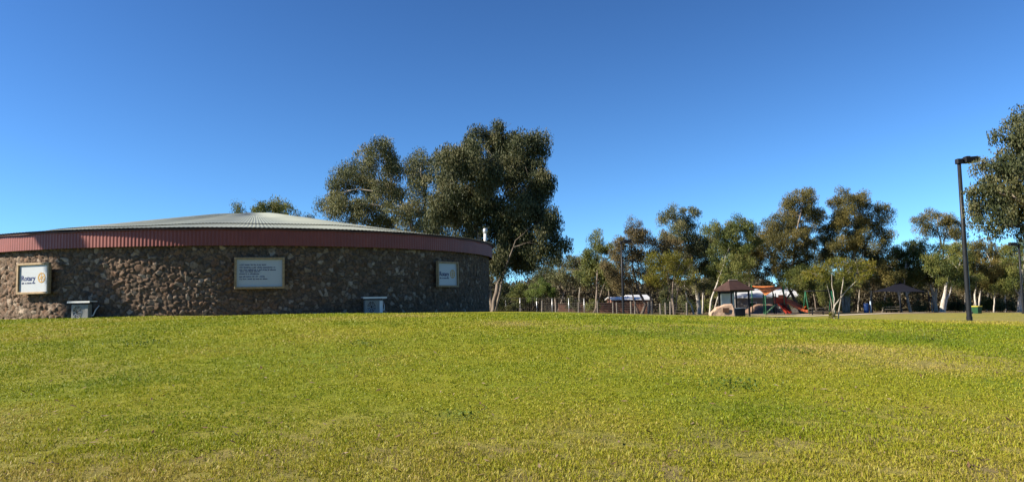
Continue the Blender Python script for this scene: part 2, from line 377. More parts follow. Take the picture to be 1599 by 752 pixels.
# ------------------------------------------------------------------ leaves and trees
def leaf_quads(C, L, wr, droop=.75, rg=rng):
    """rhombic leaves hanging mostly downward at points C"""
    n = len(C); a = rg.random(n) * 2 * np.pi; tilt = np.abs(rg.normal(0, 1, n)) * (1.3 - droop)
    d = np.stack([np.cos(a) * np.sin(tilt), np.sin(a) * np.sin(tilt), -np.cos(tilt)], -1)
    r = rg.normal(size=(n, 3)); s = np.cross(d, r); s /= np.linalg.norm(s, axis=1, keepdims=True) + 1e-9
    Ls = (L * (.6 + .8 * rg.random(n)))[:, None]
    V = np.stack([C - d * Ls * .5, C + s * Ls * wr * .5 - d * Ls * .05, C + d * Ls * .5, C - s * Ls * wr * .5 - d * Ls * .05], 1)
    return V.reshape(-1, 3)
def crown_points(blobs, leafA, lai, clus, rg, gap=.0):
    """blobs: (centre, rx, ry, rz) -> leaf positions and tint"""
    P = []; T = []
    for (c, rx, ry, rz) in blobs:
        nl = int(lai * math.pi * rx * rz / leafA); ncl = max(6, int(2.1 * (rx * rz * 4) / (clus * clus)))
        u = rg.normal(size=(ncl, 3)); u /= np.linalg.norm(u, axis=1, keepdims=True)
        rad = (.3 + .7 * rg.random(ncl) ** .5)[:, None]; lump = 1 + .22 * rg.normal(size=(ncl, 1))
        cc = np.array(c)[None] + u * rad * np.clip(lump, .6, 1.3) * np.array([[rx, ry, rz]])
        tcl = rg.random(ncl); sz = clus * (.5 + .8 * rg.random(ncl)); wgt = sz ** 2; wgt /= wgt.sum()
        k = rg.choice(ncl, nl, p=wgt); q = rg.normal(size=(nl, 3)); q /= np.linalg.norm(q, axis=1, keepdims=True); g = q * (rg.random(nl) ** .45)[:, None] * np.array([[.72, .72, .52]]) * sz[k][:, None]
        g[:, 2] -= np.abs(rg.normal(size=nl)) * sz[k] * .34
        P.append(cc[k] + g); T.append(np.clip(.45 + (tcl[k] - .5) * .75 + rg.normal(0, .17, nl), 0, 1))
    return np.concatenate(P), np.concatenate(T)

def make_tree(name, label, cat, base, blobs, leaf, bark, trunks, L=.26, wr=.3, lai=2.4, clus=.9, droop=.75, seed=0, group=None, twig=.02):
    """base: world point; blobs: (px,py,rx_px,rz_px,depth); trunks: list of (radius, [(px,py,depth)...]) first point at the ground"""
    rg = np.random.default_rng(100 + seed); rd = random.Random(seed)
    root = thing(name, base, 0, label, cat, group); org = Vector(base)
    bl = []
    for (px, py, rx, rz, d) in blobs:
        c = W(px, py, d); bl.append((tuple(c - org), 1.0 * rx * d / F, max(rx, rz) * .8 * d / F, 1.0 * rz * d / F))
    L = L * .72; lai = lai * 1.35; clus = clus * 1.1
    P, T = crown_points(bl, L * L * wr * .5, lai, clus, rg)
    V = leaf_quads(P, L, wr, droop, rg)
    link('crown', mesh_np('crown', V, np.arange(len(V)).reshape(-1, 4), False, [('tint', 'FACE', T)]), M[leaf], root)
    mb = MB(); nodes = []
    for (r, pts) in trunks:
        w = [W(*p) - org for p in pts]
        # ground the first point
        x, y = (w[0] + org).x, (w[0] + org).y; w[0] = Vector((x - org.x, y - org.y, H(x, y) - .15 - org.z))
        fine_ = []
        for a, b2 in zip(w[:-1], w[1:]):
            for k in range(4):
                q = a.lerp(b2, k / 4); jit = (a - b2).length * .02
                fine_.append(q + (Vector((rd.uniform(-jit, jit), rd.uniform(-jit, jit), 0)) if k else Vector()))
        fine_.append(w[-1]); m_ = len(fine_)
        rr = [r * (1.25 if i == 0 else 1.0) * (1 - .72 * i / (m_ - 1)) for i in range(m_)]
        mb.tube(fine_, rr, 9)
        nodes += list(zip(fine_, rr))
    for (c, rx, ry, rz) in bl:
        c = Vector(c); cand = [q for q in nodes if q[0].z < c.z - rz * .2] or nodes[:1]
        p, r = min(cand, key=lambda q: (q[0] - c).length + .6 * abs(q[0].z - (c.z - (c - q[0]).length * .7)))
        r = min(r * .7, .015 + .018 * (c - p).length + .02 * rx); mid = p.lerp(c, .5) + Vector((rd.uniform(-.12, .12), rd.uniform(-.12, .12), .06)) * (c - p).length
        mb.tube([p, p.lerp(mid, .5) + Vector((0, 0, -.02)), mid, mid.lerp(c, .5) + Vector((0, 0, .03)), c], [r, r * .82, r * .66, r * .5, r * .36], 7)
        for k in range(7):
            e = c + Vector((rd.uniform(-1, 1) * rx, rd.uniform(-1, 1) * ry, rd.uniform(-.5, .9) * rz)) * .8
            s = mid.lerp(c, rd.uniform(.2, 1)); q = s.lerp(e, .5) + Vector((rd.uniform(-.1, .1), 0, rd.uniform(-.05, .12))) * (e - s).length
            mb.tube([s, q, e], [r * .34, r * .22, twig * .5], 5)
    mb.build('trunk', M[bark], root, True)
    return root
def ground_pt(px, d):
    p = W(px, 470, d); return Vector((p.x, p.y, H(p.x, p.y)))

# ------------------------------------------------------------------ the round stone building
bld = thing('round_building', (BC.x, BC.y, 0), 0, 'round rubble stone building with red corrugated fascia and low pale green metal roof', 'building')
step = .034; nu = int(2 * math.pi * BR / step); zz0, zz1 = 0.15, Z_TOP - .12; nv = int((zz1 - zz0) / step)
u = np.arange(nu) * (2 * math.pi * BR / nu); v = np.linspace(zz0, zz1, nv); Uu, Vv = np.meshgrid(u, v)
wu = Uu + (fbm(Uu * 1.3, Vv * 1.3, 2) - .5) * .22; wv = Vv + (fbm(Uu * 1.3 + 40, Vv * 1.3, 2) - .5) * .22
cs = (.20, .125); cu, cv = wu / cs[0], wv / cs[1]; iu, iv = np.floor(cu).astype(int), np.floor(cv).astype(int)
R2 = np.random.default_rng(8); T1 = R2.random((512, 64)); T2 = R2.random((512, 64)); T3 = R2.random((512, 64)); T4 = R2.random((512, 64)); T5 = R2.random((512, 64))
f1 = np.full(cu.shape, 9.); f2 = f1.copy(); hid = np.zeros(cu.shape + (2,), int); dcu = f1 * 0; dcv = f1 * 0
for di in (-2, -1, 0, 1, 2):
    for dj in (-2, -1, 0, 1, 2):
        a_, b_ = (iu + di) % 512, (iv + dj) % 64
        du = cu - (iu + di + .06 + .88 * T1[a_, b_]); dv = cv - (iv + dj + .06 + .88 * T2[a_, b_])
        d = np.sqrt(du * du * cs[0] ** 2 + dv * dv * cs[1] ** 2) / .165 - (T5[a_, b_] - .5) * .45
        nearer = d < f1; f2 = np.where(nearer, f1, np.minimum(f2, d)); f1 = np.where(nearer, d, f1)
        hid[nearer] = np.stack([a_, b_], -1)[nearer]; dcu = np.where(nearer, du, dcu); dcv = np.where(nearer, dv, dcv)
edge = f2 - f1; A_, B_ = hid[..., 0], hid[..., 1]
stone = sstep(.02, .17, edge)
disp = stone * (.022 + .042 * T3[A_, B_]) + stone * ((T4[A_, B_] - .5) * dcu * .09 + (T1[B_, A_ % 64] - .5) * dcv * .10) + (fbm(Uu * 9, Vv * 9, 3) - .5) * .022
th = Uu / BR; rr = BR - .06 + disp
Vw = np.stack([np.sin(th) * rr, np.cos(th) * rr, Vv], -1).reshape(-1, 3)
ix = np.arange(nv * nu).reshape(nv, nu); nxt = np.roll(ix, -1, 1)
Fw = np.stack([ix[:-1], ix[1:], nxt[1:], nxt[:-1]], -1).reshape(-1, 4)
wme = mesh_np('wall', Vw, Fw, True, [('stone', 'POINT', T4[A_, B_].ravel()), ('mortar', 'POINT', sstep(.02, .16, edge).ravel()), ('hue', 'POINT', T3[A_, B_].ravel())])
m, t, b = newmat('rubble_stone')
a1 = nd(t, 'ShaderNodeAttribute', attribute_name='stone'); a2 = nd(t, 'ShaderNodeAttribute', attribute_name='mortar'); a3 = nd(t, 'ShaderNodeAttribute', attribute_name='hue')
tc = nd(t, 'ShaderNodeTexCoord'); no = nd(t, 'ShaderNodeTexNoise', Scale=14.0, Detail=6.0, Roughness=.7); t.links.new(tc.outputs['Object'], no.inputs['Vector'])
sc = ramp(t, a1.outputs['Fac'], [(0, (.075, .055, .042)), (.2, (.135, .105, .08)), (.36, (.10, .085, .07)), (.5, (.17, .115, .08)), (.62, (.14, .12, .10)), (.74, (.15, .095, .065)), (.86, (.20, .17, .14)), (.95, (.27, .235, .20)), (1, (.34, .31, .275))])
sc = mixc(t, 1.0, sc, ramp(t, no.outputs['Fac'], [(.3, (.55, .55, .55)), (.7, (1.35, 1.3, 1.25))]), 'MULTIPLY')
sc = mixc(t, 1.0, sc, (.86, .77, .69), 'MULTIPLY'); sc = mixc(t, a2.outputs['Fac'], (.055, .043, .034), sc); t.links.new(sc, b.inputs['Base Color']); b.inputs['Roughness'].default_value = .9
b.inputs['Specular IOR Level'].default_value = .2
bp = nd(t, 'ShaderNodeBump', Strength=.6, Distance=.02); t.links.new(no.outputs['Fac'], bp.inputs['Height']); t.links.new(bp.outputs[0], b.inputs['Normal'])
link('wall', wme, m, bld)

# fascia: ribbed red sheet ring, hanging outside the wall head
def ribbed_ring(r0, z0, z1, pitch, amp, thick=.0, seg=6, zs=None):
    n = int(2 * math.pi * r0 / pitch) * seg; a = np.arange(n) * 2 * np.pi / n
    r = r0 + amp * np.sin(a * (n // seg)) ; rows = []
    for z, off in zs: rows.append(np.stack([np.sin(a) * (r + off), np.cos(a) * (r + off), np.full(n, z)], -1))
    V = np.concatenate(rows); k = len(rows); ix = np.arange(k * n).reshape(k, n); nx_ = np.roll(ix, -1, 1)
    return V, np.stack([ix[:-1], ix[1:], nx_[1:], nx_[:-1]], -1).reshape(-1, 4)
Vf, Ff = ribbed_ring(BR + .17, 0, 0, .125, .007, zs=[(Z_FB, 0), (Z_TOP - .02, .0)])
m, t, b = newmat('red_fascia'); tc = nd(t, 'ShaderNodeTexCoord'); no = nd(t, 'ShaderNodeTexNoise', Scale=1.1, Detail=6.0, Roughness=.6); t.links.new(tc.outputs['Object'], no.inputs['Vector'])
t.links.new(ramp(t, no.outputs['Fac'], [(.3, (.125, .019, .011)), (.55, (.155, .025, .015)), (.75, (.185, .036, .021))]), b.inputs['Base Color']); b.inputs['Roughness'].default_value = .55
link('fascia', mesh_np('fascia', Vf, Ff, True), m, bld)
# eaves capping: thin dark edge strip
mb = MB(); n = 160
mb2v = []; 
prof = [(BR + .16, Z_TOP - .03), (BR + .25, Z_TOP - .03), (BR + .25, Z_TOP + .012), (BR + .16, Z_TOP + .012)]
for i in range(n):
    a = 2 * math.pi * i / n
    mb2v += [(math.sin(a) * r, math.cos(a) * r, z + .012 * math.sin(a * 37)) for r, z in prof]
mb.add(mb2v, [(i * 4 + k, i * 4 + (k + 1) % 4, ((i + 1) % n) * 4 + (k + 1) % 4, ((i + 1) % n) * 4 + k) for i in range(n) for k in range(4)])
mb.build('edge_capping', simple('dark_capping', (.10, .055, .05), .6), bld)
# roof: two lapped tiers of corrugated sheet; the summit sits a little off centre
APX = W(396, 327.5, 37.6); apex = np.array([APX.x - BC.x, APX.y - BC.y + .3]); HA = APX.z
def roof_tier(s0, s1, lift0, name):
    nr = 16; seg = 6; cnt = int(2 * math.pi * BR / .15); n = cnt * seg; a = np.arange(n) * 2 * np.pi / n; rows = []
    dip = .05 * np.sin(a * 5 + 1) + .03 * np.sin(a * 11)
    for i in range(nr):
        s = s0 + (s1 - s0) * i / (nr - 1)          # 1 at rim, 0 at summit
        r = (BR + .30) * s; z = (Z_TOP + .05) + (HA - Z_TOP - .05) * (1 - s) ** 1.10
        top = .22 * max(0, 1 - s / .24) ** 2
        zz_ = z - top + dip * math.sin(math.pi * s) + lift0 + .007 * np.sin(a * cnt) * min(1, s * 3)
        rows.append(np.stack([np.sin(a) * r + apex[0] * (1 - s), np.cos(a) * r + apex[1] * (1 - s), zz_], -1))
    V = np.concatenate(rows); ix = np.arange(nr * n).reshape(nr, n); nx_ = np.roll(ix, -1, 1)
    return mesh_np(name, V, np.stack([ix[:-1], nx_[:-1], nx_[1:], ix[1:]], -1).reshape(-1, 4), True)
m, t, b = newmat('pale_green_roof'); tc = nd(t, 'ShaderNodeTexCoord'); no = nd(t, 'ShaderNodeTexNoise', Scale=.5, Detail=7.0, Roughness=.65); t.links.new(tc.outputs['Object'], no.inputs['Vector'])
t.links.new(ramp(t, no.outputs['Fac'], [(.3, (.165, .18, .15)), (.5, (.22, .24, .195)), (.68, (.26, .275, .225))]), b.inputs['Base Color']); b.inputs['Roughness'].default_value = .5; b.inputs['Metallic'].default_value = 0
rf = link('roof', roof_tier(1.0, .78, 0, 'roof'), m, bld)
link('upper_roof', roof_tier(.80, 0.0, .035, 'upper_roof'), m, bld)
# soffit ring under the roof so no light leaks
mb = MB(); n = 96
mb.add([(math.sin(2 * math.pi * i / n) * r, math.cos(2 * math.pi * i / n) * r, Z_TOP - .06) for i in range(n) for r in (BR + .16, .02)], [(i * 2, i * 2 + 1, ((i + 1) % n) * 2 + 1, ((i + 1) % n) * 2) for i in range(n)])
mb.build('ceiling', M['steel_dark'], bld)
# flue beside the right rim
P, N = wall_pt(757.5, 385, -.35); P2 = W(760.5, 356, P.y)
fl = thing('flue_pipe', (P.x, P.y, Z_TOP - .05), 0, 'white flue pipe with cowl rising behind the right end of the red fascia', 'flue pipe')
hgt_f = P2.z - Z_TOP + .05; mb = MB(); mb.tube([(0, 0, -.1), (.02, 0, hgt_f - .22)], .075, 12); mb.build('pipe', M['white_paint'], fl, True)
mb = MB(); mb.tube([(.02, 0, hgt_f - .26), (.02, 0, hgt_f - .24), (.02, 0, hgt_f - .05), (.02, 0, hgt_f)], [.07, .11, .11, .04], 14); mb.build('cowl', M['galv'], fl, True)

# ------------------------------------------------------------------ signs on the wall
def text_mesh(s, size, name, mat, parent, loc, bold=.0, sx=1.0):
    cu_ = bpy.data.curves.new(name, 'FONT'); cu_.body = s; cu_.size = size; cu_.offset = bold; cu_.extrude = .003; cu_.resolution_u = 4
    o = bpy.data.objects.new(name, cu_); col.objects.link(o); dg = bpy.context.evaluated_depsgraph_get(); dg.update()
    me = bpy.data.meshes.new_from_object(o.evaluated_get(dg)); bpy.data.objects.remove(o); bpy.data.curves.remove(cu_)
    for v_ in me.vertices: v_.co = Vector((v_.co.x * sx, -v_.co.z, v_.co.y))          # stand it up, facing -y
    me.materials.clear(); me.name = name
    q = link(name, me, mat, parent); q.location = loc; return q
def scribble(words, x0, z, hgt_, mb, rd, y=-.004):
    """rows of small letter-like strokes, word lengths as on the board"""
    x = x0
    for wl in words:
        for k in range(wl):
            w = hgt_ * rd.choice((.42, .5, .62)); tall = rd.random() < .28; hh_ = hgt_ * (1.0 if tall else .68); dn = hgt_ * (.25 if rd.random() < .12 else 0); s = hgt_ * .17
            kind = rd.randrange(4)
            mb.box((x + s / 2, y, z + (hh_ - dn) / 2), (s, .004, hh_ + dn))
            if kind != 0: mb.box((x + w - s * .8, y, z + hgt_ * .34), (s, .004, hgt_ * .68))
            if kind in (1, 3): mb.box((x + w / 2, y - .0005, z + hgt_ * .60), (w * .8, .004, s * .8))
            if kind in (2, 3): mb.box((x + w / 2, y - .001, z + s / 2), (w * .8, .004, s * .8))
            x += w + hgt_ * .16
        x += hgt_ * .45
def sign(px, py, w, h, label, content, fr=.075, tilt=0.0, off=.17):
    P, N = wall_pt(px, py, off); rz = math.atan2(N.x, -N.y)             # local -y faces outward
    s = thing('framed_sign', P, rz, label, 'sign', 'framed signs along the stone wall')
    mb = MB(); z1 = h / 2; x1 = w / 2
    for (cx_, cz_, sx_, sz_) in ((0, z1 - fr / 2, w, fr), (0, -z1 + fr / 2, w, fr), (-x1 + fr / 2, 0, fr, h - 2 * fr), (x1 - fr / 2, 0, fr, h - 2 * fr)):
        mb.box((cx_, 0, cz_), (sx_, .11, sz_), ch=.008 if sx_ != fr else 0)
    mb.build('frame', M['frame_wood'], s)
    mb = MB(); mb.box((0, .02, 0), (w - 2 * fr, .03, h - 2 * fr)); mb.build('panel', M['sign_face'], s)
    content(s, w - 2 * fr, h - 2 * fr); return s
def emblem(parent, cx_, cz_, R, y=-.004):
    mb = MB(); n = 24
    def pl(pts, yy=y): mb.prism(pts, yy, yy + .006)
    for k in range(48):                                            # toothed rim
        a0, a1 = 2 * math.pi * k / 48, 2 * math.pi * (k + 1) / 48; ro = R if k % 2 == 0 else R * .90
        pl([(cx_ + math.cos(a) * r, cz_ + math.sin(a) * r) for a, r in ((a0, ro), (a1, ro), (a1, R * .74), (a0, R * .74))])
    for k in range(6):                                             # spokes
        a = math.pi / 6 + k * math.pi / 3; dx_, dz_ = math.cos(a), math.sin(a); w0, w1 = R * .10, R * .055
        pl([(cx_ + dx_ * R * .2 - dz_ * w0, cz_ + dz_ * R * .2 + dx_ * w0), (cx_ + dx_ * R * .2 + dz_ * w0, cz_ + dz_ * R * .2 - dx_ * w0),
            (cx_ + dx_ * R * .75 + dz_ * w1, cz_ + dz_ * R * .75 - dx_ * w1), (cx_ + dx_ * R * .75 - dz_ * w1, cz_ + dz_ * R * .75 + dx_ * w1)], y + .0007)
    for k in range(n):                                             # hub ring
        a0, a1 = 2 * math.pi * k / n, 2 * math.pi * (k + 1) / n
        pl([(cx_ + math.cos(a) * r, cz_ + math.sin(a) * r) for a, r in ((a0, R * .26), (a1, R * .26), (a1, R * .12), (a0, R * .12))], y - .0007)
    mb.build('emblem', M['gold'], parent)
def rot_sign(s, w, h):
    text_mesh('Rotary', .25, 'lettering', M['ink'], s, (-w * .43, .002, -.07), .004, .95)
    mb = MB(); scribble([4, 2, 6, 4], -w * .41, -.18, .055, mb, random.Random(4), 0.001); mb.build('small_lettering', M['ink'], s)
    emblem(s, w * .27, .02, .18, -.002)
def board(s, w, h):
    rd = random.Random(7); mb = MB(); x0 = -w * .44; k = .053
    rows = [([10, 2, 7, 4], .27, k), ([3, 8, 3, 13, 2], .175, k * 1.05), ([7, 7, 1, 7, 7], .09, k * 1.05), ([4, 7, 6], .035, k), ([9, 8], -.045, k), ([3, 10, 3, 5], -.14, k), ([6, 5, 2, 6, 5], -.225, k)]
    for wd, z, hh_ in rows: scribble(wd, x0 + (.03 if z == .035 else 0), z, hh_, mb, rd, 0.001)
    mb.build('lettering', M['ink'], s)
sign(52.5, 434.5, 1.50, 1.08, 'white club sign with gold wheel, left of the three, half in sunlight', rot_sign)
sign(405.5, 426, 1.66, 1.09, 'wide white notice board with rows of dark writing, at the middle of the stone wall', board)
sign(699, 428, 1.46, 1.05, 'white club sign in full shade near the right end of the wall', rot_sign)

# ------------------------------------------------------------------ air conditioners
def aircon(px, ytop, ybot, label, dark):
    P, N = wall_pt(px, (ytop + ybot) / 2, .42); P3, _ = wall_pt(px, ytop, .42); Pb, _ = wall_pt(px, ybot, .42)
    h = P3.z - Pb.z - .06; rz = math.atan2(N.x, -N.y) * .6
    s = thing('air_conditioner', (P.x, P.y, Pb.z - .03), rz, label, 'air conditioner', 'air conditioners at the foot of the stone wall'); s.scale = (.80 if dark else .72, .75, 1)
    w = .84; x1 = w / 2; h = max(h, .5)
    mb = MB(); mb.box((0, 0, h / 2), (w, .32, h), ch=.02); mb.build('casing', M['ac_case'], s)
    fx = -.12; fr_ = min(h * .42, .26); mb = MB(); mb.tube([(fx, -.163, h / 2), (fx, -.158, h / 2)], fr_ * .97, 28); mb.build('fan_recess', M['ac_dark'], s)
    mb = MB()
    for k in range(4):
        r0 = fr_ * (.3 + .23 * k); pts = [(fx + math.cos(a) * r0, -.172, h / 2 + math.sin(a) * r0) for a in np.linspace(0, 2 * math.pi, 25)]; mb.tube(pts, .006, 5, False)
    for k in range(8):
        a = k * math.pi / 4; mb.tube([(fx + math.cos(a) * .05, -.178, h / 2 + math.sin(a) * .05), (fx + math.cos(a) * fr_, -.178, h / 2 + math.sin(a) * fr_)], .005, 5)
    mb.build('fan_guard', M['galv'], s)
    mb = MB(); mb.box((.33, -.166, h * .5), (.15, .012, h * .86)); mb.build('service_panel', M['white_paint'] if dark else M['ac_case'], s)
    mb = MB(); mb.box((.02, -.02, h + .10), (1.10, .56, .03)); mb.box((.02, -.295, h + .085), (1.10, .012, .06)); mb.build('cover', M['white_paint'], s)
    for x in (-.40, .42):
        mb = MB(); mb.box((x, .12, h * .5 + .04), (.03, .03, h + .09)); mb.build('cover_bracket', M['steel_dark'], s)
    for x in (-.3, .3):
        mb = MB(); mb.box((x, 0, -.12), (.08, .34, .24)); mb.build('foot', M['ac_dark'], s)
    mb = MB(); mb.tube([(x1 + .01, .02, .12), (x1 + .10, .06, .13), (x1 + .13, .16, .3), (x1 + .13, .42, .45)], .022, 8); mb.build('hose', M['white_paint'], s, True)
aircon(128, 471, 497, 'beige air conditioner under a pale cover in the tree shadow, left wall', False)
aircon(583, 464.5, 488, 'pale grey air conditioner with round fan in deep shade, right of the notice board', True)

# ------------------------------------------------------------------ street lamps
def lamp(px_b, py_b, px_t, py_t, d, label, flip=1, r=.075, head=.62):
    g = ground_pt(px_b, d); top = W(px_t, py_t, d); h = top.z - g.z
    s = thing('street_lamp', g, 0, label, 'street lamp', 'park street lamps')
    lean = Vector(((top.x - g.x) * .25, 0, 0))
    mb = MB(); mb.tube([(0, 0, -.3), (0, 0, 0), lean * .5 + Vector((0, 0, h * .5)), lean + Vector((0, 0, h))], [r, r, r * .86, r * .72], 12); mb.build('pole', M['steel_dark'], s, True)
    mb = MB(); mb.box((0, 0, .012), (.34, .34, .03)); mb.tube([(0, 0, .03), (0, 0, .2)], r * 1.15, 12); mb.build('base_plate', M['steel_dark'], s)
    mb = MB(); mb.box(lean + Vector((.0, 0, h - .06)), (r * 2.3, r * 2.3, .22), ch=.02); mb.box(lean + Vector((flip * .16, 0, h - .02)), (.2, .10, .08)); mb.build('arm', M['steel_dark'], s)
    hd = bpy.data.objects.new('lamp_head', None)
    from mathutils import Matrix
    Rm = Matrix.Rotation(-.07 * flip, 3, 'Y')
    mb = MB(); mb.box(lean + Vector((flip * (.2 + head / 2), 0, h)), (head, .36, .25 * head / .6), rot=Rm, ch=.03)
    for k in range(5): mb.box(lean + Vector((flip * (.28 + k * .035), 0, h + .125 * head / .6 + .01)), (.012, .30, .03), rot=Rm)
    o = mb.build('lamp_head', M['black'], s)
    mb = MB(); mb.box(lean + Vector((flip * (.24 + head / 2), 0, h - .128 * head / .6)), (head * .7, .27, .012), rot=Rm); mb.build('lens', M['glass_pale'], o)
lamp(1512, 501, 1496, 250, 33, 'tall dark street lamp standing nearest, between the lawn and the right edge', 1, .105, .60)
lamp(973, 490, 970.5, 377, 75, 'dark street lamp among brown trees beyond the fence, left of the boulder', 1, .12, .80)
lamp(1597, 487, 1590.5, 381, 80, 'distant dark street lamp at the right edge under the overhanging gum', -1, .12, .80)

# ------------------------------------------------------------------ wire fence with timber posts
fpx = [(846, 84), (868, 82), (903, 78), (933, 76), (957, 75), (963, 77), (985, 73), (991, 72), (1012, 70), (1018, 72), (1031, 69), (1039, 68), (1046, 67), (1072, 66)]
fpts = [ground_pt(px, d) for px, d in fpx]
f0 = thing('wire_fence', fpts[0], 0, 'low wire fence on pale timber posts running along the crest of the lawn', 'fence')
rd = random.Random(2)
for i, p in enumerate(fpts):
    q = p - fpts[0]; ht_ = W(fpx[i][0], 472 if i % 3 else 470, fpx[i][1]).z - p.z + rd.uniform(-.08, .1)
    mb = MB(); l = rd.uniform(-.04, .04); mb.tube([q + Vector((0, 0, -.4)), q + Vector((0, 0, 0)), q + Vector((l, 0, ht_ - .03)), q + Vector((l, 0, ht_))], [.08, .08, .07, .05], 9); mb.build('post', M['timber'], f0, True)
mb = MB()
for a, b2 in zip(fpts[:-1], fpts[1:]):
    for k in range(5):
        z = .25 + k * .22; mb.tube([a - fpts[0] + Vector((0, -.1, z)), b2 - fpts[0] + Vector((0, -.1, z))], .012, 4, False)
mb.build('wire', M['wire'], f0)
# taller mesh fence behind the big gum
fp2 = [ground_pt(px, 92) for px in (772, 790, 812, 838, 862, 888, 912)]
f1_ = thing('mesh_fence', fp2[0], 0, 'taller grey wire mesh fence behind the big gum, right of the building', 'fence')
for p in fp2:
    mb = MB(); q = p - fp2[0]; mb.tube([q + Vector((0, 0, -.3)), q + Vector((0, 0, 1.9))], .05, 8); mb.build('post', M['galv'], f1_, True)
mb = MB()
for a, b2 in zip(fp2[:-1], fp2[1:]):
    a_ = a - fp2[0]; b_ = b2 - fp2[0]; mb.tube([a_ + Vector((0, 0, 1.88)), b_ + Vector((0, 0, 1.88))], .03, 6)
    for k in range(7): mb.tube([a_ + Vector((0, 0, .1 + .28 * k)), b_ + Vector((0, 0, .1 + .28 * k))], .008, 4, False)
    n = 8
    for k in range(1, n): c_ = a_.lerp(b_, k / n); mb.tube([c_, c_ + Vector((0, 0, 1.88))], .008, 4, False)
mb.build('mesh', M['wire'], f1_)

# ------------------------------------------------------------------ far sheds and banks
def shed(name, px0, px1, ytop, yeave, ybase, d, depth, label, wallm, roofm, pitch=.6):
    a = ground_pt(px0, d); b2 = ground_pt(px1, d); w = b2.x - a.x; base_z = min(a.z, b2.z) - .5
    s = thing(name, (a.x + w / 2, d, base_z), 0, label, 'building')
    ze = W(px0, yeave, d).z - base_z; zt = W(px0, ytop, d).z - base_z
    mb = MB(); mb.prism([(-w / 2, 0), (w / 2, 0), (w / 2, ze), (-w / 2, ze)], 0, depth); mb.build('wall', M[wallm], s)
    mb = MB(); o = .35; Pz = [(-.35, ze - .1), (-.35, ze + .02), (depth / 2, zt + .1), (depth + .35, ze + .02), (depth + .35, ze - .1), (depth / 2, zt)]
    vs = [(x, y, z) for x in (-w / 2 - o, w / 2 + o) for y, z in Pz]; n = 6
    mb.add(vs, [(0, 1, 2, 5), (5, 2, 3, 4), (6, 7, 8, 11), (11, 8, 9, 10)] + [(i, (i + 1) % n, (i + 1) % n + n, i + n) for i in range(n)])
    mb.build('roof', M[roofm], s)
    nwin = max(2, int(w / 5))
    for k in range(nwin):
        x = -w / 2 + w * (k + .5) / nwin; f_ = MB(); zc = ze * .58
        f_.box((x, -.02, zc), (1.3, .06, 1.0)); fo = f_.build('window', M['grey_wall'] if wallm != 'grey_wall' else M['white_paint'], s)
        g_ = MB(); g_.box((x, -.06, zc), (1.1, .03, .8)); g_.build('pane', M['black'], fo)
    return s
shed('shed', 958, 984, 464.2, 467.5, 486, 108, 7, 'small red brown shed with white roof seen left of the fence trees', 'brick', 'white_roof')
shed('shed', 987, 1014, 461, 467.5, 486, 110, 8, 'red brown shed with taller white roof between dark leaning trunks', 'brick', 'white_roof')
shed('warehouse', 1150, 1248, 452, 464.5, 486, 113, 8, 'long grey warehouse with bright white roof behind the playground', 'grey_wall', 'white_roof')
# brick boundary wall on the left of the sheds
a = ground_pt(872, 103); b2 = ground_pt(1010, 103); bw = thing('brick_wall', (a.x, a.y, min(a.z, b2.z) - .4), 0, 'low red brick boundary wall beyond the wire fence', 'wall')
hz_ = W(940, 473, 103).z - bw.location.z; L_ = b2.x - a.x
mb = MB(); mb.box((L_ / 2, 0, hz_ / 2), (L_, .24, hz_)); mb.build('brickwork', M['brick'], bw)
mb = MB(); mb.box((L_ / 2, 0, hz_ + .04), (L_ + .1, .34, .07)); mb.build('coping', M['soil'], bw)
# earth bank behind the playground
bx0, bx1 = W(1163, 480, 102).x, W(1215, 480, 102).x; nxb, nyb = 60, 16; V = []; 
for j in range(nyb):
    for i in range(nxb):
        x = bx0 + (bx1 - bx0) * i / (nxb - 1); y = 99 + 10 * j / (nyb - 1); s = i / (nxb - 1); q = math.sin(math.pi * j / (nyb - 1))
        V.append((x, y, H(x, y) - .1 + q * (1.35 * float(sstep(0, .62, s)) * float(sstep(1.0, .9, s))) * (1 + .12 * (float(vnoise(x, y)) - .5))))
ix = np.arange(nxb * nyb).reshape(nyb, nxb)
tag(link('earth_bank', mesh_np('earth_bank', np.array(V), np.stack([ix[:-1, :-1], ix[:-1, 1:], ix[1:, 1:], ix[1:, :-1]], -1).reshape(-1, 4), True), M['soil']), kind='structure')

# ------------------------------------------------------------------ memorial boulder
D = 60; g = ground_pt(1127, D); k = D / F
bo = thing('memorial_boulder', g, -.12, 'pale sandstone memorial boulder with a dark plaque on the lawn edge', 'boulder')
out = [(-19, -3), (-19, 11.5), (-14, 15.5), (-9, 20), (-3, 21.5), (3, 24), (14.5, 24.5), (16.5, 23), (18.5, 20), (19, 8), (19, -3)]
import bmesh
bm = bmesh.new(); poly = [(x * k, z * k) for x, z in out]
rings = []
for yy_, sc_ in ((-.42, .93), (-.32, 1.0), (.1, 1.02), (.5, .9), (.62, .7)):
    rings.append([bm.verts.new((x * sc_ + random.uniform(-.02, .02), yy_ + random.uniform(-.03, .03) + (.10 * max(0, z) if yy_ < 0 else 0), z * (sc_ if z > 0 else 1) + random.uniform(-.02, .02))) for x, z in poly])
n = len(poly)
for r0, r1 in zip(rings[:-1], rings[1:]):
    for i in range(n): bm.faces.new((r0[i], r0[(i + 1) % n], r1[(i + 1) % n], r1[i]))
bm.faces.new(rings[0]); bm.faces.new(rings[-1][::-1]); bmesh.ops.triangulate(bm, faces=bm.faces[:]); bmesh.ops.subdivide_edges(bm, edges=bm.edges[:], cuts=2, use_grid_fill=True)
bmesh.ops.recalc_face_normals(bm, faces=bm.faces[:])
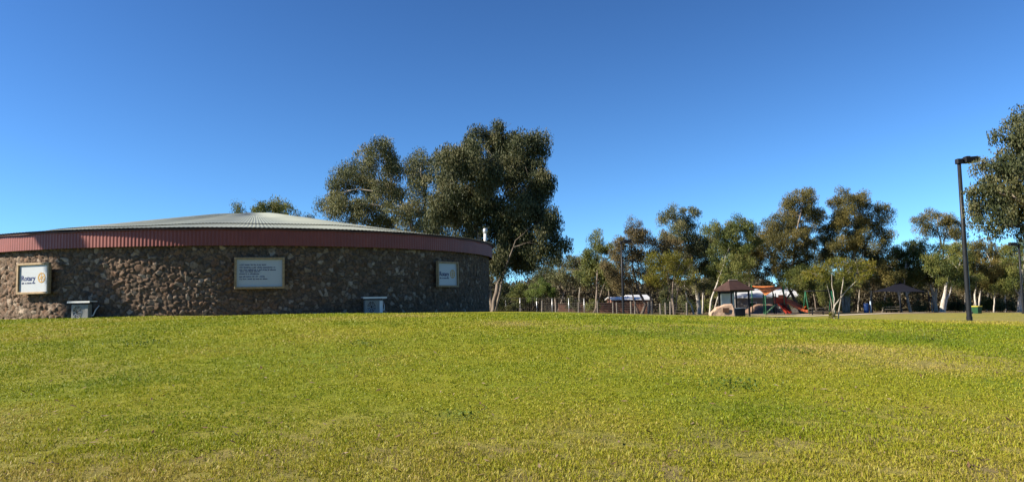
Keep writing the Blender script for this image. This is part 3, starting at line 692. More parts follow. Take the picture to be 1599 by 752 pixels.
for v_ in bm.verts:
    q = (float(fbm(v_.co.x * 2.3 + 9, v_.co.z * 2.3 + v_.co.y, 3)) - .5) * .10; v_.co.y += q; v_.co.x += q * .4
me = bpy.data.meshes.new('rock'); bm.to_mesh(me); bm.free(); link('rock', me, M['rock'], bo)
mb = MB(); mb.box((4.5 * k, -.44, 15.5 * k), (9.5 * k, .07, 7.2 * k), ch=.01); mb.build('plaque', M['bronze'], bo)

# ------------------------------------------------------------------ picnic shelter
D = 75; g = ground_pt(1146, D); k = D / F
zz_e = W(1146, 452.5, D).z - g.z; zz_r = W(1146, 437.5, D).z - g.z
sh = thing('picnic_shelter', g, .35, 'dark brown hip roofed shelter with a pale notice panel, right of the boulder', 'shelter')
mb = MB(); a = 1.42; rdg = .5; t_ = .09
vs = [(-a, -a, zz_e), (a, -a, zz_e), (a, a, zz_e), (-a, a, zz_e), (-rdg, 0, zz_r), (rdg, 0, zz_r)]; vs2 = [(x * .97, y * .97, z - t_) for x, y, z in vs]
mb.add(vs + vs2, [(0, 1, 5, 4), (1, 2, 5), (2, 3, 4, 5), (3, 0, 4), (7, 6, 10, 11), (8, 7, 11), (9, 8, 11, 10), (6, 9, 10), (0, 6, 7, 1), (1, 7, 8, 2), (2, 8, 9, 3), (3, 9, 6, 0)])
ro = mb.build('roof', M['roof_brown'], sh)
mb = MB(); mb.tube([(-rdg, 0, zz_r + .02), (rdg, 0, zz_r + .02)], .07, 8); mb.build('ridge_cap', simple('pale_ridge', (.34, .26, .2), .5), ro)
for sx in (-1, 1):
    for sy in (-1, 1):
        mb = MB(); mb.box((sx * 1.0, sy * 1.0, zz_e / 2), (.14, .14, zz_e + .1), ch=.01); mb.build('post', M['black'], sh)
mb = MB(); 
for sy in (-1, 1): mb.box((0, sy * 1.0, zz_e - .12), (2.2, .1, .2))
for sx in (-1, 1): mb.box((sx * 1.0, 0, zz_e - .14), (.1, 1.88, .18))
mb.build('beam', M['black'], sh)
mb = MB(); mb.box((-.1, .9, zz_e * .6), (1.5, .05, 1.5)); mb.build('notice_panel', M['glass_pale'], sh)
mb = MB(); mb.box((-.1, .95, zz_e * .6), (1.7, .05, 1.7)); mb.build('panel_frame', M['black'], sh)
mb = MB(); mb.box((.3, -.1, .42), (1.3, .7, .84), ch=.02); mb.build('barbecue_cabinet', M['steel_dark'], sh)
mb = MB(); mb.box((.3, -.1, .87), (1.4, .8, .05)); mb.build('barbecue_top', M['galv'], sh)
mb = MB(); mb.box((0, 0, .02), (3.0, 3.0, .10)); mb.build('slab', M['concrete'], sh)

# ------------------------------------------------------------------ shade sails
def sail(name, corners, label, mat, posts, postmat, sag=.35):
    c0 = sum((Vector(c_) for c_ in corners), Vector()) / len(corners); gz = H(c0.x, c0.y); org = Vector((c0.x, c0.y, gz))
    s = thing(name, org, 0, label, 'shade sail', 'playground shade sails'); n = 14; A, B2, C2, D2 = [Vector(c_) - org for c_ in corners]; V = []
    ctr = (A + B2 + C2 + D2) / 4
    for j in range(n + 1):
        for i in range(n + 1):
            x, y = i / n, j / n; p = A.lerp(B2, x).lerp(D2.lerp(C2, x), y)
            pull = (math.sin(math.pi * x) * (1 - abs(2 * y - 1)) * 0 + (4 * x * (1 - x)) * (abs(2 * y - 1) ** 3) + (4 * y * (1 - y)) * (abs(2 * x - 1) ** 3)) * .16
            p = p.lerp(ctr, pull); V.append(tuple(p))
    ix = np.arange((n + 1) ** 2).reshape(n + 1, n + 1)
    o = link('sail_cloth', mesh_np('sail_cloth', np.array(V), np.stack([ix[:-1, :-1], ix[:-1, 1:], ix[1:, 1:], ix[1:, :-1]], -1).reshape(-1, 4), True), mat, s)
    md_ = o.modifiers.new('thickness', 'SOLIDIFY'); md_.thickness = .015
    for c_ in (A, B2, C2, D2)[:posts]:
        q = c_ * 1.02; gx, gy = (q + org).x, (q + org).y
        mb = MB(); mb.tube([(q.x, q.y, H(gx, gy) - org.z - .2), (q.x, q.y, c_.z + .12)], .06, 9); mb.build('post', postmat, s, True)
    return s
sail('shade_sail', [W(1174, 446, 96), W(1195, 461.5, 88), W(1223, 448, 91), W(1206, 445.5, 99)], 'bright orange shade sail stretched above the playground', M['orange'], 4, M['green_steel'])
sail('shade_sail', [W(1362, 455, 99), W(1404, 456, 92), W(1449, 455.5, 96), W(1405, 439.5, 103)], 'dark navy shade sail under the trees right of the playground', M['navy_cloth'], 4, M['steel_dark'])

# ------------------------------------------------------------------ play tower with slides
D = 92; g = ground_pt(1218, D); k = D / F
pt = thing('play_structure', g, -.15, 'red and orange play tower with slides and a pale green climbing ramp', 'play structure'); pt.scale = (1, 1, .84)
for sx in (-1, 1):
    for sy in (-1, 1):
        mb = MB(); mb.tube([(sx * .6, sy * .6, -.2), (sx * .6, sy * .6, 3.0)], .055, 9); mb.build('post', M['red_plastic'] if sx > 0 else M['steel_dark'], pt, True)
mb = MB(); mb.box((0, 0, 1.3), (1.3, 1.3, .1)); mb.build('platform', M['steel_dark'], pt)
for sx, sy, w, d_ in ((0, -.62, 1.15, .05), (.62, 0, .05, 1.15), (-.62, .0, .05, 1.15)):
    mb = MB(); mb.box((sx, sy, 2.0), (w, d_, .95), ch=.01); mb.build('guard_panel', M['red_plastic'], pt)
mb = MB(); mb.box((0, -.66, 2.5), (.6, .03, .5)); mb.build('face_panel', M['orange_plastic'], pt)
def chute(pts, w, mat, nm='slide'):
    mb = MB(); vs = []; pts = [Vector(p) for p in pts]
    for i, p in enumerate(pts):
        t__ = (pts[min(i + 1, len(pts) - 1)] - pts[max(i - 1, 0)]); s = Vector((t__.y, -t__.x, 0)).normalized() if abs(t__.x) + abs(t__.y) > 1e-4 else Vector((0, 1, 0))
        for a_, z_ in ((-w / 2, .28), (-w / 2, 0), (w / 2, 0), (w / 2, .28), (w / 2 + .05, .28), (w / 2 + .05, -.05), (-w / 2 - .05, -.05), (-w / 2 - .05, .28)): vs.append(p + s * a_ + Vector((0, 0, z_)))
    n = 8; m_ = len(pts); mb.add(vs, [(i * n + j, i * n + (j + 1) % n, (i + 1) * n + (j + 1) % n, (i + 1) * n + j) for i in range(m_ - 1) for j in range(n)] + [tuple(range(n)), tuple((m_ - 1) * n + j for j in range(n))][:2])
    return mb.build(nm, mat, pt)
chute([(.6, -.2, 1.45), (1.0, -.3, 1.4), (1.9, -.6, .75), (2.6, -.9, .35), (3.0, -1.0, .3)], .5, M['orange_plastic'])
chute([(-.1, -.6, 1.35), (.0, -1.0, 1.25), (.2, -1.9, .6), (.35, -2.6, .25), (.4, -2.9, .22)], .5, M['red_plastic'])
mb = MB(); mb.tube([(.5, .6, 1.9), (1.2, .9, 1.8), (1.9, 1.0, 1.3), (2.4, .5, .9), (2.7, -.1, .75), (2.9, -.6, .7)], .36, 14, False); mb.build('tube_slide', M['orange_plastic'], pt, True)
mb = MB()
mb.box((-1.15, -.1, .75), (.06, .9, 1.9), rot=__import__('mathutils').Matrix.Rotation(.75, 3, 'Y'))
for i in range(5): mb.box((-1.7 + i * .26, -.1, .28 + i * .25), (.07, .95, .07))
mb.build('climbing_ramp', M['green_plastic'], pt)
mb = MB()
for x in (-2.0, -2.05): mb.tube([(x, -.9, -.2), (x, -.9, 2.9)], .06, 8)
mb.build('climber_post', M['green_steel'], pt)
mb = MB(); mb.tube([(-.3, -.9, 2.4), (-.9, -.9, 2.55), (-2.0, -.9, 2.5)], .04, 8); mb.build('overhead_bar', M['green_steel'], pt)
# swing set
D = 90; g = ground_pt(1258, D); sw = thing('swing_set', g, .1, 'green steel swing frame right of the orange slides', 'swing set')
for x in (0, 3.2):
    mb = MB(); mb.tube([(x, -.8, -.2), (x, 0, 2.7)], .06, 8); mb.tube([(x, .8, -.2), (x, 0, 2.7)], .06, 8); mb.build('leg_frame', M['green_steel'], sw, True)
mb = MB(); mb.tube([(-.15, 0, 2.7), (3.35, 0, 2.7)], .06, 8); mb.build('top_bar', M['steel_dark'], sw, True)
for x in (1.0, 2.2):
    mb = MB(); mb.box((x, 0, .5), (.46, .18, .04)); 
    for q in (-.2, .2): mb.tube([(x + q, 0, .5), (x + q, 0, 2.68)], .012, 5)
    mb.build('swing_seat', M['black'], sw)

# picnic table
def table(px, D, rz, label):
    g = ground_pt(px, D); tb = thing('picnic_table', g, rz, label, 'picnic table', 'picnic tables by the playground')
    mb = MB()
    for i in range(4): mb.box((0, -.3 + .2 * i, .74), (1.8, .18, .045))
    mb.build('tabletop', M['timber'], tb)
    for sy in (-1, 1):
        mb = MB(); mb.box((0, sy * .72, .45), (1.8, .28, .045)); mb.build('bench', M['timber'], tb)
    for sx in (-1, 1):
        mb = MB(); mb.box((sx * .65, 0, .37), (.08, .1, .72)); mb.box((sx * .65, 0, .40), (.07, 1.6, .06)); mb.build('leg', M['steel_dark'], tb)
table(1276, 86, .2, 'weathered picnic table in front of the swings, left of the leaning sapling')
table(1392, 98, -.3, 'weathered picnic table beneath the dark navy sail')

# ------------------------------------------------------------------ bins
D = 82; g = ground_pt(1524.5, D); k = D / F
bn = thing('wheelie_bin', g, .4, 'dark green wheelie bin with yellow lid, just right of the nearest lamp', 'bin')
mb = MB(); hh_ = 12.5 * k
mb.add([(x * (.30 + .04 * q), y * (.32 + .05 * q), q * hh_ * .86 + .03) for q in (0, 1) for x, y in ((-1, -1), (1, -1), (1, 1), (-1, 1))], [(3, 2, 1, 0), (4, 5, 6, 7)] + [(i, (i + 1) % 4, (i + 1) % 4 + 4, i + 4) for i in range(4)]); mb.build('body', M['bin_green'], bn)
mb = MB(); mb.box((0, 0, hh_ * .9), (.74, .82, .09), ch=.03); mb.tube([(-.28, .44, hh_ * .88), (.28, .44, hh_ * .88)], .025, 7); mb.build('lid', M['bin_yellow'], bn)
for sx in (-1, 1):
    mb = MB(); mb.tube([(sx * .30, .34, .11), (sx * .36, .34, .11)], .11, 14); mb.build('wheel', M['black'], bn)
g = ground_pt(1352, 96)
bb = thing('bollard_bin', g, 0, 'blue drum shaped litter bin beside a pale post under the trees', 'bin')
mb = MB(); mb.tube([(0, 0, 0), (0, 0, .08), (0, 0, 1.15), (0, 0, 1.2)], [.27, .30, .30, .26], 16); mb.build('drum', M['blue'], bb, True)
mb = MB(); mb.tube([(.55, 0, -.2), (.55, 0, 1.45)], .09, 10); mb.build('post', simple('pale_blue_post', (.40, .50, .60), .6), bb, True)

# ------------------------------------------------------------------ trees
GUM = 'gum trees beyond the lawn'
def bz(lst, d, dd=1.5, seed=0):
    """blobs (px,py,rx,rz) at depth d with a deterministic spread in depth"""
    rd = random.Random(seed); return [(a, b_, c_, e, d + rd.uniform(-dd, dd)) for a, b_, c_, e in lst]
# two big gums behind the building
make_tree('gum_tree', 'tall spreading grey green gum behind the roof, left of the drooping dark gum', 'tree', ground_pt(650, 64),
    bz([(590, 246, 36, 32), (560, 283, 42, 34), (528, 302, 27, 24), (540, 322, 30, 20), (606, 298, 30, 30), (572, 330, 36, 24), (614, 270, 20, 26), (655, 255, 26, 26), (662, 285, 24, 24), (640, 330, 36, 30), (600, 350, 40, 20), (690, 345, 34, 28), (655, 365, 40, 26)], 64, 3, 1),
    'grey_green', 'pale_bark', [(.30, [(662, 480, 64), (655, 400, 64), (640, 340, 64), (612, 290, 64)]), (.2, [(664, 470, 64), (668, 380, 64), (662, 300, 64), (657, 262, 64)])], L=.24, lai=3.0, clus=1.0, seed=1)
make_tree('gum_tree', 'tallest gum, dense and dark with drooping foliage at the right end of the building', 'tree', ground_pt(768, 50),
    bz([(770, 218, 44, 34), (800, 222, 40, 32), (745, 262, 36, 40), (712, 252, 28, 30), (700, 262, 24, 30), (790, 262, 46, 46), (836, 240, 30, 34), (838, 282, 22, 34), (700, 315, 40, 36), (750, 318, 44, 42), (800, 325, 44, 44), (848, 345, 24, 28), (838, 378, 24, 26), (866, 372, 20, 28), (790, 375, 44, 34), (735, 360, 36, 30), (808, 408, 32, 26), (770, 405, 26, 24), (720, 300, 34, 30), (828, 318, 26, 26)], 50, 2.6, 2),
    'near_gum', 'grey_bark', [(.16, [(767, 480, 50), (777, 445, 50), (790, 412, 50.3), (800, 350, 50.6), (797, 300, 50.5)]), (.09, [(771, 465, 50), (789, 420, 49.6), (805, 375, 49)]), (.16, [(767, 480, 50.4), (760, 420, 50.8), (740, 340, 51), (715, 270, 51)])],
    L=.23, lai=4.6, clus=1.05, droop=.9, seed=2)
# behind the roof
make_tree('gum_tree', 'round topped dark gum peeping over the summit of the pale roof', 'tree', ground_pt(425, 82),
    bz([(405, 318, 18, 11), (425, 322, 24, 12), (443, 323, 14, 9), (410, 335, 24, 14), (435, 338, 24, 12)], 82, 1.5, 3), 'olive', 'grey_bark', [(.25, [(425, 480, 82), (424, 340, 82)])], L=.28, seed=3)
make_tree('gum_tree', 'small olive treetop showing alone at the left of the roof summit', 'tree', ground_pt(372, 84),
    bz([(371, 323, 9, 8), (371, 336, 12, 10)], 84, .6, 4), 'olive', 'grey_bark', [(.18, [(372, 480, 84), (371, 335, 84)])], L=.28, seed=4)
make_tree('gum_tree', 'scraps of dark treetop showing low over the right slope of the roof', 'tree', ground_pt(480, 86),
    bz([(462, 333, 5, 5), (477, 338, 5, 4), (485, 338, 6, 4), (474, 350, 20, 10)], 86, .6, 5), 'dark', 'grey_bark', [(.18, [(478, 480, 86), (476, 350, 86)])], L=.28, seed=5)
# scrubby trees between the big gum and the grove
make_tree('gum_tree', 'low grey green gum seen past the right edge of the tallest gum', 'tree', ground_pt(868, 104),
    bz([(848, 412, 20, 14), (880, 410, 22, 15), (900, 405, 16, 12), (862, 430, 26, 14), (895, 430, 22, 14), (842, 438, 14, 14)], 104, 2, 6), 'grey_green', 'grey_bark', [(.16, [(868, 482, 104), (866, 440, 104), (878, 415, 104)]), (.1, [(868, 480, 104), (888, 440, 104), (898, 410, 104)])], L=.3, seed=6)
make_tree('shrub', 'bright green rounded shrub beneath the drooping edge of the tallest gum', 'shrub', ground_pt(846, 88),
    bz([(846, 446, 16, 14), (860, 452, 12, 11), (834, 455, 12, 11)], 88, .8, 7), 'bright', 'grey_bark', [(.07, [(846, 484, 88), (846, 455, 88)])], L=.2, lai=3, clus=.5, seed=7)
make_tree('shrub', 'yellowish green shrub behind the mesh fence, close beside the building', 'shrub', ground_pt(814, 94),
    bz([(812, 452, 13, 14), (825, 460, 11, 12), (800, 462, 12, 14), (812, 470, 18, 9)], 94, .8, 8), 'olive', 'grey_bark', [(.07, [(814, 484, 94), (813, 460, 94)])], L=.22, lai=3, clus=.6, seed=8)
make_tree('shrub', 'dark ragged shrub at the foot of the pale leaning trunk by the building', 'shrub', ground_pt(785, 90),
    bz([(784, 452, 12, 16), (778, 470, 13, 12), (796, 475, 16, 10)], 90, .8, 9), 'dark', 'grey_bark', [(.07, [(785, 484, 90), (784, 460, 90)])], L=.22, lai=3, clus=.6, seed=9)
# grove, left to right
make_tree('gum_tree', 'slim gum with a small raised head, first of the grove right of the sky gap', 'tree', ground_pt(930, 94),
    bz([(932, 370, 12, 13), (938, 385, 15, 12), (925, 398, 20, 16), (945, 405, 22, 18), (918, 420, 20, 16), (935, 430, 26, 18), (955, 430, 18, 18)], 94, 2, 10), 'olive', 'grey_bark', [(.16, [(930, 486, 94), (932, 440, 94), (934, 395, 94)]), (.11, [(925, 486, 94), (945, 440, 94)])], L=.28, lai=2.6, seed=10)
make_tree('gum_tree', 'dull brown thin crowned gum with an airy top, behind the distant middle lamp', 'tree', ground_pt(990, 90),
    bz([(992, 354, 20, 14), (982, 370, 20, 14), (1004, 372, 16, 14), (965, 378, 14, 14), (975, 395, 26, 18), (1000, 400, 24, 18), (960, 415, 20, 20), (985, 425, 28, 18), (1010, 428, 18, 16), (965, 442, 20, 12)], 90, 2, 11), 'dull_brown', 'dark_bark',
    [(.20, [(1001, 487, 90), (1008, 475, 90), (998, 455, 90), (990, 430, 90), (985, 390, 90)]), (.12, [(998, 486, 90), (985, 450, 90), (970, 420, 90)])], L=.25, lai=2.1, clus=.8, seed=11)
make_tree('gum_tree', 'tall gum with two separate rounded tops and a smooth white trunk', 'tree', ground_pt(1089, 98),
    bz([(1042, 337, 15, 15), (1070, 333, 20, 13), (1076, 347, 14, 12), (1058, 352, 14, 10), (1050, 368, 22, 16), (1080, 372, 22, 18), (1100, 385, 26, 22), (1115, 375, 20, 20), (1070, 395, 24, 16), (1110, 405, 26, 20), (1085, 420, 24, 20), (1120, 428, 20, 18), (1094, 442, 22, 14)], 98, 2.5, 12), 'grey_green', 'white_bark',
    [(.30, [(1092, 490, 98), (1091, 470, 98), (1086, 445, 98), (1080, 400, 98), (1068, 350, 98)]), (.13, [(1084, 490, 97), (1079, 475, 97), (1073, 468, 97), (1068, 440, 97)]), (.12, [(1097, 490, 99), (1098, 440, 99), (1110, 400, 99)])], L=.28, lai=2.8, seed=12)
make_tree('wattle_tree', 'yellow tinged small tree with a forked pale trunk, right of the middle lamp', 'tree', ground_pt(1052, 78),
    bz([(1030, 398, 22, 12), (1048, 406, 26, 14), (1018, 412, 16, 12), (1066, 415, 20, 14), (1040, 424, 28, 14), (1070, 435, 18, 12), (1022, 434, 18, 12)], 78, 1.5, 13), 'yellow_green', 'grey_bark',
    [(.10, [(1053, 489, 78), (1050, 460, 78), (1051, 440, 78), (1056, 425, 78), (1062, 412, 78)]), (.06, [(1051, 448, 78), (1062, 432, 78), (1078, 415, 78)]), (.05, [(1050, 447, 78), (1042, 432, 78), (1036, 415, 78)])], L=.22, lai=1.1, clus=.7, seed=13)
make_tree('gum_tree', 'brown leaved gum with a pale slanting stem behind the yellow tinged tree', 'tree', ground_pt(1036, 92),
    bz([(1030, 375, 20, 16), (1050, 385, 22, 16), (1020, 400, 22, 18), (1060, 410, 22, 18), (1040, 425, 28, 20), (1015, 435, 16, 16)], 92, 2, 14), 'dull_brown', 'grey_bark',
    [(.17, [(1018, 487, 92), (1015, 450, 92), (1022, 420, 92)]), (.15, [(1040, 487, 92), (1035, 460, 92), (1027, 445, 92), (1022, 432, 92)])], L=.26, lai=2.3, seed=14)
make_tree('shrub', 'very dark bushy shrub at the foot of the slanting stem behind the fence posts', 'shrub', ground_pt(1043, 82),
    bz([(1043, 458, 10, 12), (1043, 472, 11, 13), (1040, 484, 10, 8), (1050, 482, 7, 10)], 82, .5, 15), 'dark', 'dark_bark', [(.06, [(1043, 488, 82), (1043, 465, 82)])], L=.2, lai=4.5, clus=.45, seed=15)
make_tree('gum_tree', 'rounded gum left of the shelter, its pale trunk leaning beside the boulder', 'tree', ground_pt(1112, 90),
    bz([(1125, 355, 24, 17), (1158, 352, 28, 16), (1140, 370, 24, 16), (1175, 368, 16, 14), (1160, 385, 26, 16), (1130, 395, 24, 18), (1150, 412, 28, 18), (1115, 420, 20, 16), (1140, 435, 24, 12)], 92, 2.2, 16), 'olive', 'white_bark',
    [(.12, [(1108, 490, 90), (1110, 470, 90), (1116, 452, 90), (1126, 425, 91), (1140, 380, 92), (1155, 360, 92)]), (.08, [(1112, 484, 90), (1128, 440, 91), (1150, 400, 92)])], L=.27, lai=2.8, seed=16)
make_tree('gum_tree', 'broad brown gold gum drooping above the orange sail', 'tree', ground_pt(1232, 102),
    bz([(1248, 312, 24, 17), (1262, 306, 16, 14), (1232, 330, 26, 18), (1215, 348, 22, 16), (1250, 345, 30, 22), (1272, 335, 16, 20), (1200, 365, 22, 15), (1228, 370, 32, 20), (1185, 382, 26, 14), (1162, 395, 20, 13), (1178, 405, 26, 14), (1215, 395, 34, 18), (1255, 385, 26, 22), (1195, 420, 22, 14), (1240, 412, 26, 18), (1165, 416, 16, 12)], 102, 3, 17), 'brown_green', 'grey_bark',
    [(.28, [(1253, 490, 102), (1246, 478, 102), (1240, 466, 102), (1232, 450, 102), (1236, 420, 102), (1245, 360, 102), (1255, 315, 102)]), (.18, [(1232, 488, 102), (1226, 470, 102), (1238, 452, 102), (1248, 445, 102)]), (.14, [(1234, 445, 102), (1205, 405, 102), (1175, 392, 102)])], L=.27, lai=2.6, clus=.95, droop=.92, seed=17)
make_tree('gum_tree', 'tallest gum of the right hand grove, brown topped with dark hollows between its limbs', 'tree', ground_pt(1330, 104),
    bz([(1330, 306, 24, 15), (1312, 318, 20, 16), (1350, 318, 18, 15), (1325, 335, 26, 18), (1300, 345, 20, 20), (1345, 345, 22, 16), (1375, 326, 18, 13), (1365, 342, 20, 14), (1315, 370, 30, 20), (1350, 372, 26, 20), (1285, 378, 24, 18), (1378, 365, 16, 16), (1300, 400, 30, 20), (1338, 405, 30, 22), (1370, 395, 22, 22), (1360, 428, 26, 18), (1390, 415, 18, 22)], 104, 3, 18), 'brown_green', 'pale_bark',
    [(.32, [(1322, 488, 104), (1322, 440, 104), (1335, 390, 104), (1338, 350, 104), (1330, 312, 104)]), (.2, [(1324, 486, 104), (1330, 440, 104), (1352, 385, 104), (1372, 335, 104)]), (.18, [(1318, 486, 104), (1312, 430, 104), (1300, 370, 104)])], L=.27, lai=2.7, clus=1.0, seed=18)
make_tree('gum_tree', 'dark low gum under the gold one, its crown hanging over the swing frame', 'tree', ground_pt(1288, 98),
    bz([(1250, 425, 24, 14), (1275, 428, 26, 18), (1245, 440, 22, 12), (1268, 448, 24, 12), (1295, 435, 22, 20), (1232, 432, 18, 12), (1320, 440, 20, 18), (1292, 455, 20, 12)], 98, 2, 19), 'olive', 'dark_bark',
    [(.2, [(1300, 488, 98), (1292, 475, 98), (1280, 462, 98), (1270, 448, 98)]), (.14, [(1302, 488, 98), (1306, 460, 98), (1312, 440, 98)])], L=.25, lai=3.0, seed=19)
make_tree('gum_tree', 'leafy olive gum over the right half of the navy sail', 'tree', ground_pt(1410, 106),
    bz([(1412, 388, 20, 15), (1435, 385, 22, 14), (1400, 405, 20, 18), (1425, 408, 26, 18), (1448, 405, 20, 18), (1405, 430, 22, 16), (1435, 432, 26, 14), (1460, 425, 18, 16)], 106, 2.5, 20), 'olive', 'white_bark',
    [(.2, [(1422, 486, 106), (1417, 465, 106), (1412, 445, 106), (1415, 410, 106)]), (.12, [(1408, 486, 106), (1403, 460, 106), (1398, 440, 106)])], L=.28, lai=2.9, seed=20)
make_tree('gum_tree', 'gum with a lifted flat topped crown on bare white limbs, left of the nearest lamp', 'tree', ground_pt(1466, 108),
    bz([(1440, 343, 18, 10), (1465, 338, 24, 13), (1485, 348, 20, 13), (1452, 355, 20, 9), (1478, 362, 20, 10), (1495, 362, 14, 12)], 108, 1.6, 21), 'brown_green', 'white_bark',
    [(.26, [(1463, 487, 108), (1458, 462, 108), (1452, 440, 108), (1462, 405, 108), (1470, 385, 108), (1464, 355, 108)]), (.2, [(1461, 487, 108), (1462, 450, 108), (1472, 400, 108), (1474, 375, 108), (1487, 355, 108)]), (.1, [(1456, 487, 108), (1454, 465, 108)])], L=.26, lai=2.2, clus=.8, seed=21)
make_tree('gum_tree', 'full olive gum on a stout white forked trunk just left of the nearest lamp foot', 'tree', ground_pt(1472, 100),
    bz([(1480, 392, 24, 16), (1500, 385, 20, 16), (1468, 410, 24, 18), (1498, 412, 26, 20), (1480, 430, 26, 14), (1510, 432, 20, 16)], 102, 2.2, 22), 'olive', 'white_bark',
    [(.36, [(1471, 488, 100), (1473, 470, 100), (1476, 455, 100), (1482, 420, 101)]), (.2, [(1473, 486, 100), (1478, 466, 100), (1483, 458, 100), (1496, 420, 101)])], L=.27, lai=2.8, seed=22)
make_tree('gum_tree', 'spreading dull olive gum behind the wheelie bin', 'tree', ground_pt(1530, 104),
    bz([(1530, 388, 24, 16), (1555, 395, 24, 16), (1520, 410, 24, 18), (1548, 415, 28, 18), (1575, 410, 22, 18), (1530, 435, 26, 14), (1560, 438, 28, 14)], 104, 2.5, 23), 'brown_green', 'white_bark',
    [(.18, [(1523, 487, 104), (1522, 460, 104), (1528, 420, 104)]), (.1, [(1552, 487, 104), (1553, 455, 104), (1560, 430, 104)]), (.16, [(1524, 468, 104), (1532, 448, 104), (1548, 410, 104)])], L=.28, lai=2.7, seed=23)
make_tree('gum_tree', 'olive gum with thick white base behind the distant lamp at the right edge', 'tree', ground_pt(1592, 102),
    bz([(1590, 390, 24, 16), (1615, 400, 26, 20), (1580, 415, 22, 16), (1600, 432, 28, 18), (1575, 440, 18, 14), (1640, 410, 30, 26)], 102, 2.5, 24), 'olive', 'white_bark',
    [(.32, [(1592, 487, 102), (1593, 462, 102), (1596, 430, 102), (1600, 400, 102)])], L=.28, lai=2.8, seed=24)
# young tree standing on the lawn
make_tree('young_tree', 'sparse young tree with spreading bare pale limbs and yellow leaves alone on the lawn', 'tree', ground_pt(1300, 40),
    bz([(1285, 415, 20, 8), (1305, 408, 18, 8), (1262, 425, 14, 7), (1335, 408, 20, 8), (1355, 415, 12, 8), (1320, 428, 20, 7), (1350, 430, 12, 6), (1345, 420, 18, 7), (1278, 430, 16, 6)], 40, .9, 25), 'yellow_green', 'pale_bark',
    [(.055, [(1302, 503, 40), (1301, 485, 40), (1304, 476, 40), (1310, 468, 40), (1325, 450, 39.8), (1342, 434, 39.6)]), (.04, [(1302, 480, 40), (1303, 466, 40.2), (1299, 445, 40.4), (1299, 428, 40.4)]), (.035, [(1306, 475, 40), (1314, 455, 40.3), (1318, 430, 40.5), (1332, 412, 40.6)]), (.03, [(1303, 478, 40), (1296, 462, 39.8), (1290, 440, 39.6)])],
    L=.13, wr=.34, lai=1.6, clus=.32, droop=.6, seed=25, twig=.010)
make_tree('shrub', 'tiny yellowing sucker growth around the base of the young tree', 'shrub', ground_pt(1297, 39.7),
    bz([(1296, 494, 4, 4), (1298, 490, 5, 4), (1303, 494, 4, 4)], 39.7, .1, 26), 'yellow_green', 'grey_bark', [(.012, [(1298, 502, 39.7), (1298, 492, 39.7)])], L=.11, lai=1.5, clus=.16, droop=.5, seed=26, twig=.006)
# near gum overhanging from the right
make_tree('gum_tree', 'near grey green gum overhanging from the right edge of the picture', 'tree', ground_pt(1760, 30),
    bz([(1585, 195, 24, 24), (1605, 215, 36, 36), (1590, 250, 30, 26), (1553, 258, 26, 18), (1615, 270, 46, 40), (1560, 290, 26, 24), (1530, 300, 20, 17), (1545, 325, 34, 22), (1590, 320, 40, 30), (1580, 350, 38, 22), (1640, 330, 50, 46), (1660, 230, 60, 60), (1700, 300, 60, 60), (1760, 240, 80, 70), (1820, 310, 70, 60)], 30, 1.8, 27), 'near_gum', 'grey_bark',
    [(.20, [(1760, 510, 30), (1750, 430, 30), (1735, 370, 30), (1700, 300, 30), (1650, 230, 30)]), (.15, [(1742, 400, 30), (1690, 350, 30), (1600, 318, 30), (1560, 300, 30)]), (.14, [(1740, 390, 30), (1780, 300, 30.5), (1810, 240, 31)])],
    L=.155, wr=.36, lai=3.3, clus=.5, droop=.8, seed=27, twig=.014)

# tree outside the frame on the left whose shadow crosses the end of the wall
def shade_tree():
    Ls = 17.0; targets = [(78, 362, 20, 12), (100, 372, 16, 14), (112, 398, 26, 20), (120, 428, 28, 22), (128, 452, 32, 20), (134, 480, 34, 18), (155, 472, 20, 16), (92, 388, 12, 14), (108, 440, 18, 20)]
    root = None; bl = []; rg = np.random.default_rng(77); P0, N0 = wall_pt(110, 430, .1); c0 = P0 + S * Ls; g = Vector((c0.x - .5, c0.y, H(c0.x, c0.y)))
    root = thing('gum_tree', g, 0, 'gum standing outside the left edge, seen only by its shadow on the stone wall', 'tree')
    for px, py, r1, r2 in targets:
        P, N = wall_pt(px, py, .1); c_ = P + S * (Ls + rg.uniform(-1, 1)) - g; rr_ = r1 * 29 / F; bl.append((tuple(c_), rr_ * 1.0, rr_ * .34, r2 * 29 / F))
    L = .2; wr = .34; Pp, T = crown_points(bl, L * L * wr * .5, 40, .30, rg); V = leaf_quads(Pp, L, wr, .8, rg)
    link('crown', mesh_np('crown', V, np.arange(len(V)).reshape(-1, 4), False, [('tint', 'FACE', T)]), M['olive'], root)
    mb = MB(); top = c0 - g; mb.tube([(0, 0, -.3), (.1, .05, top.z * .35), (.3, 0, top.z * .7), top], [.2, .16, .12, .05], 10)
    for c_, *_ in bl: mb.tube([(.2, 0, top.z * .6), Vector((.2, 0, top.z * .6)).lerp(Vector(c_), .5) + Vector((0, 0, .3)), c_], [.08, .05, .02], 6)
    mb.build('trunk', M['grey_bark'], root, True)
shade_tree()

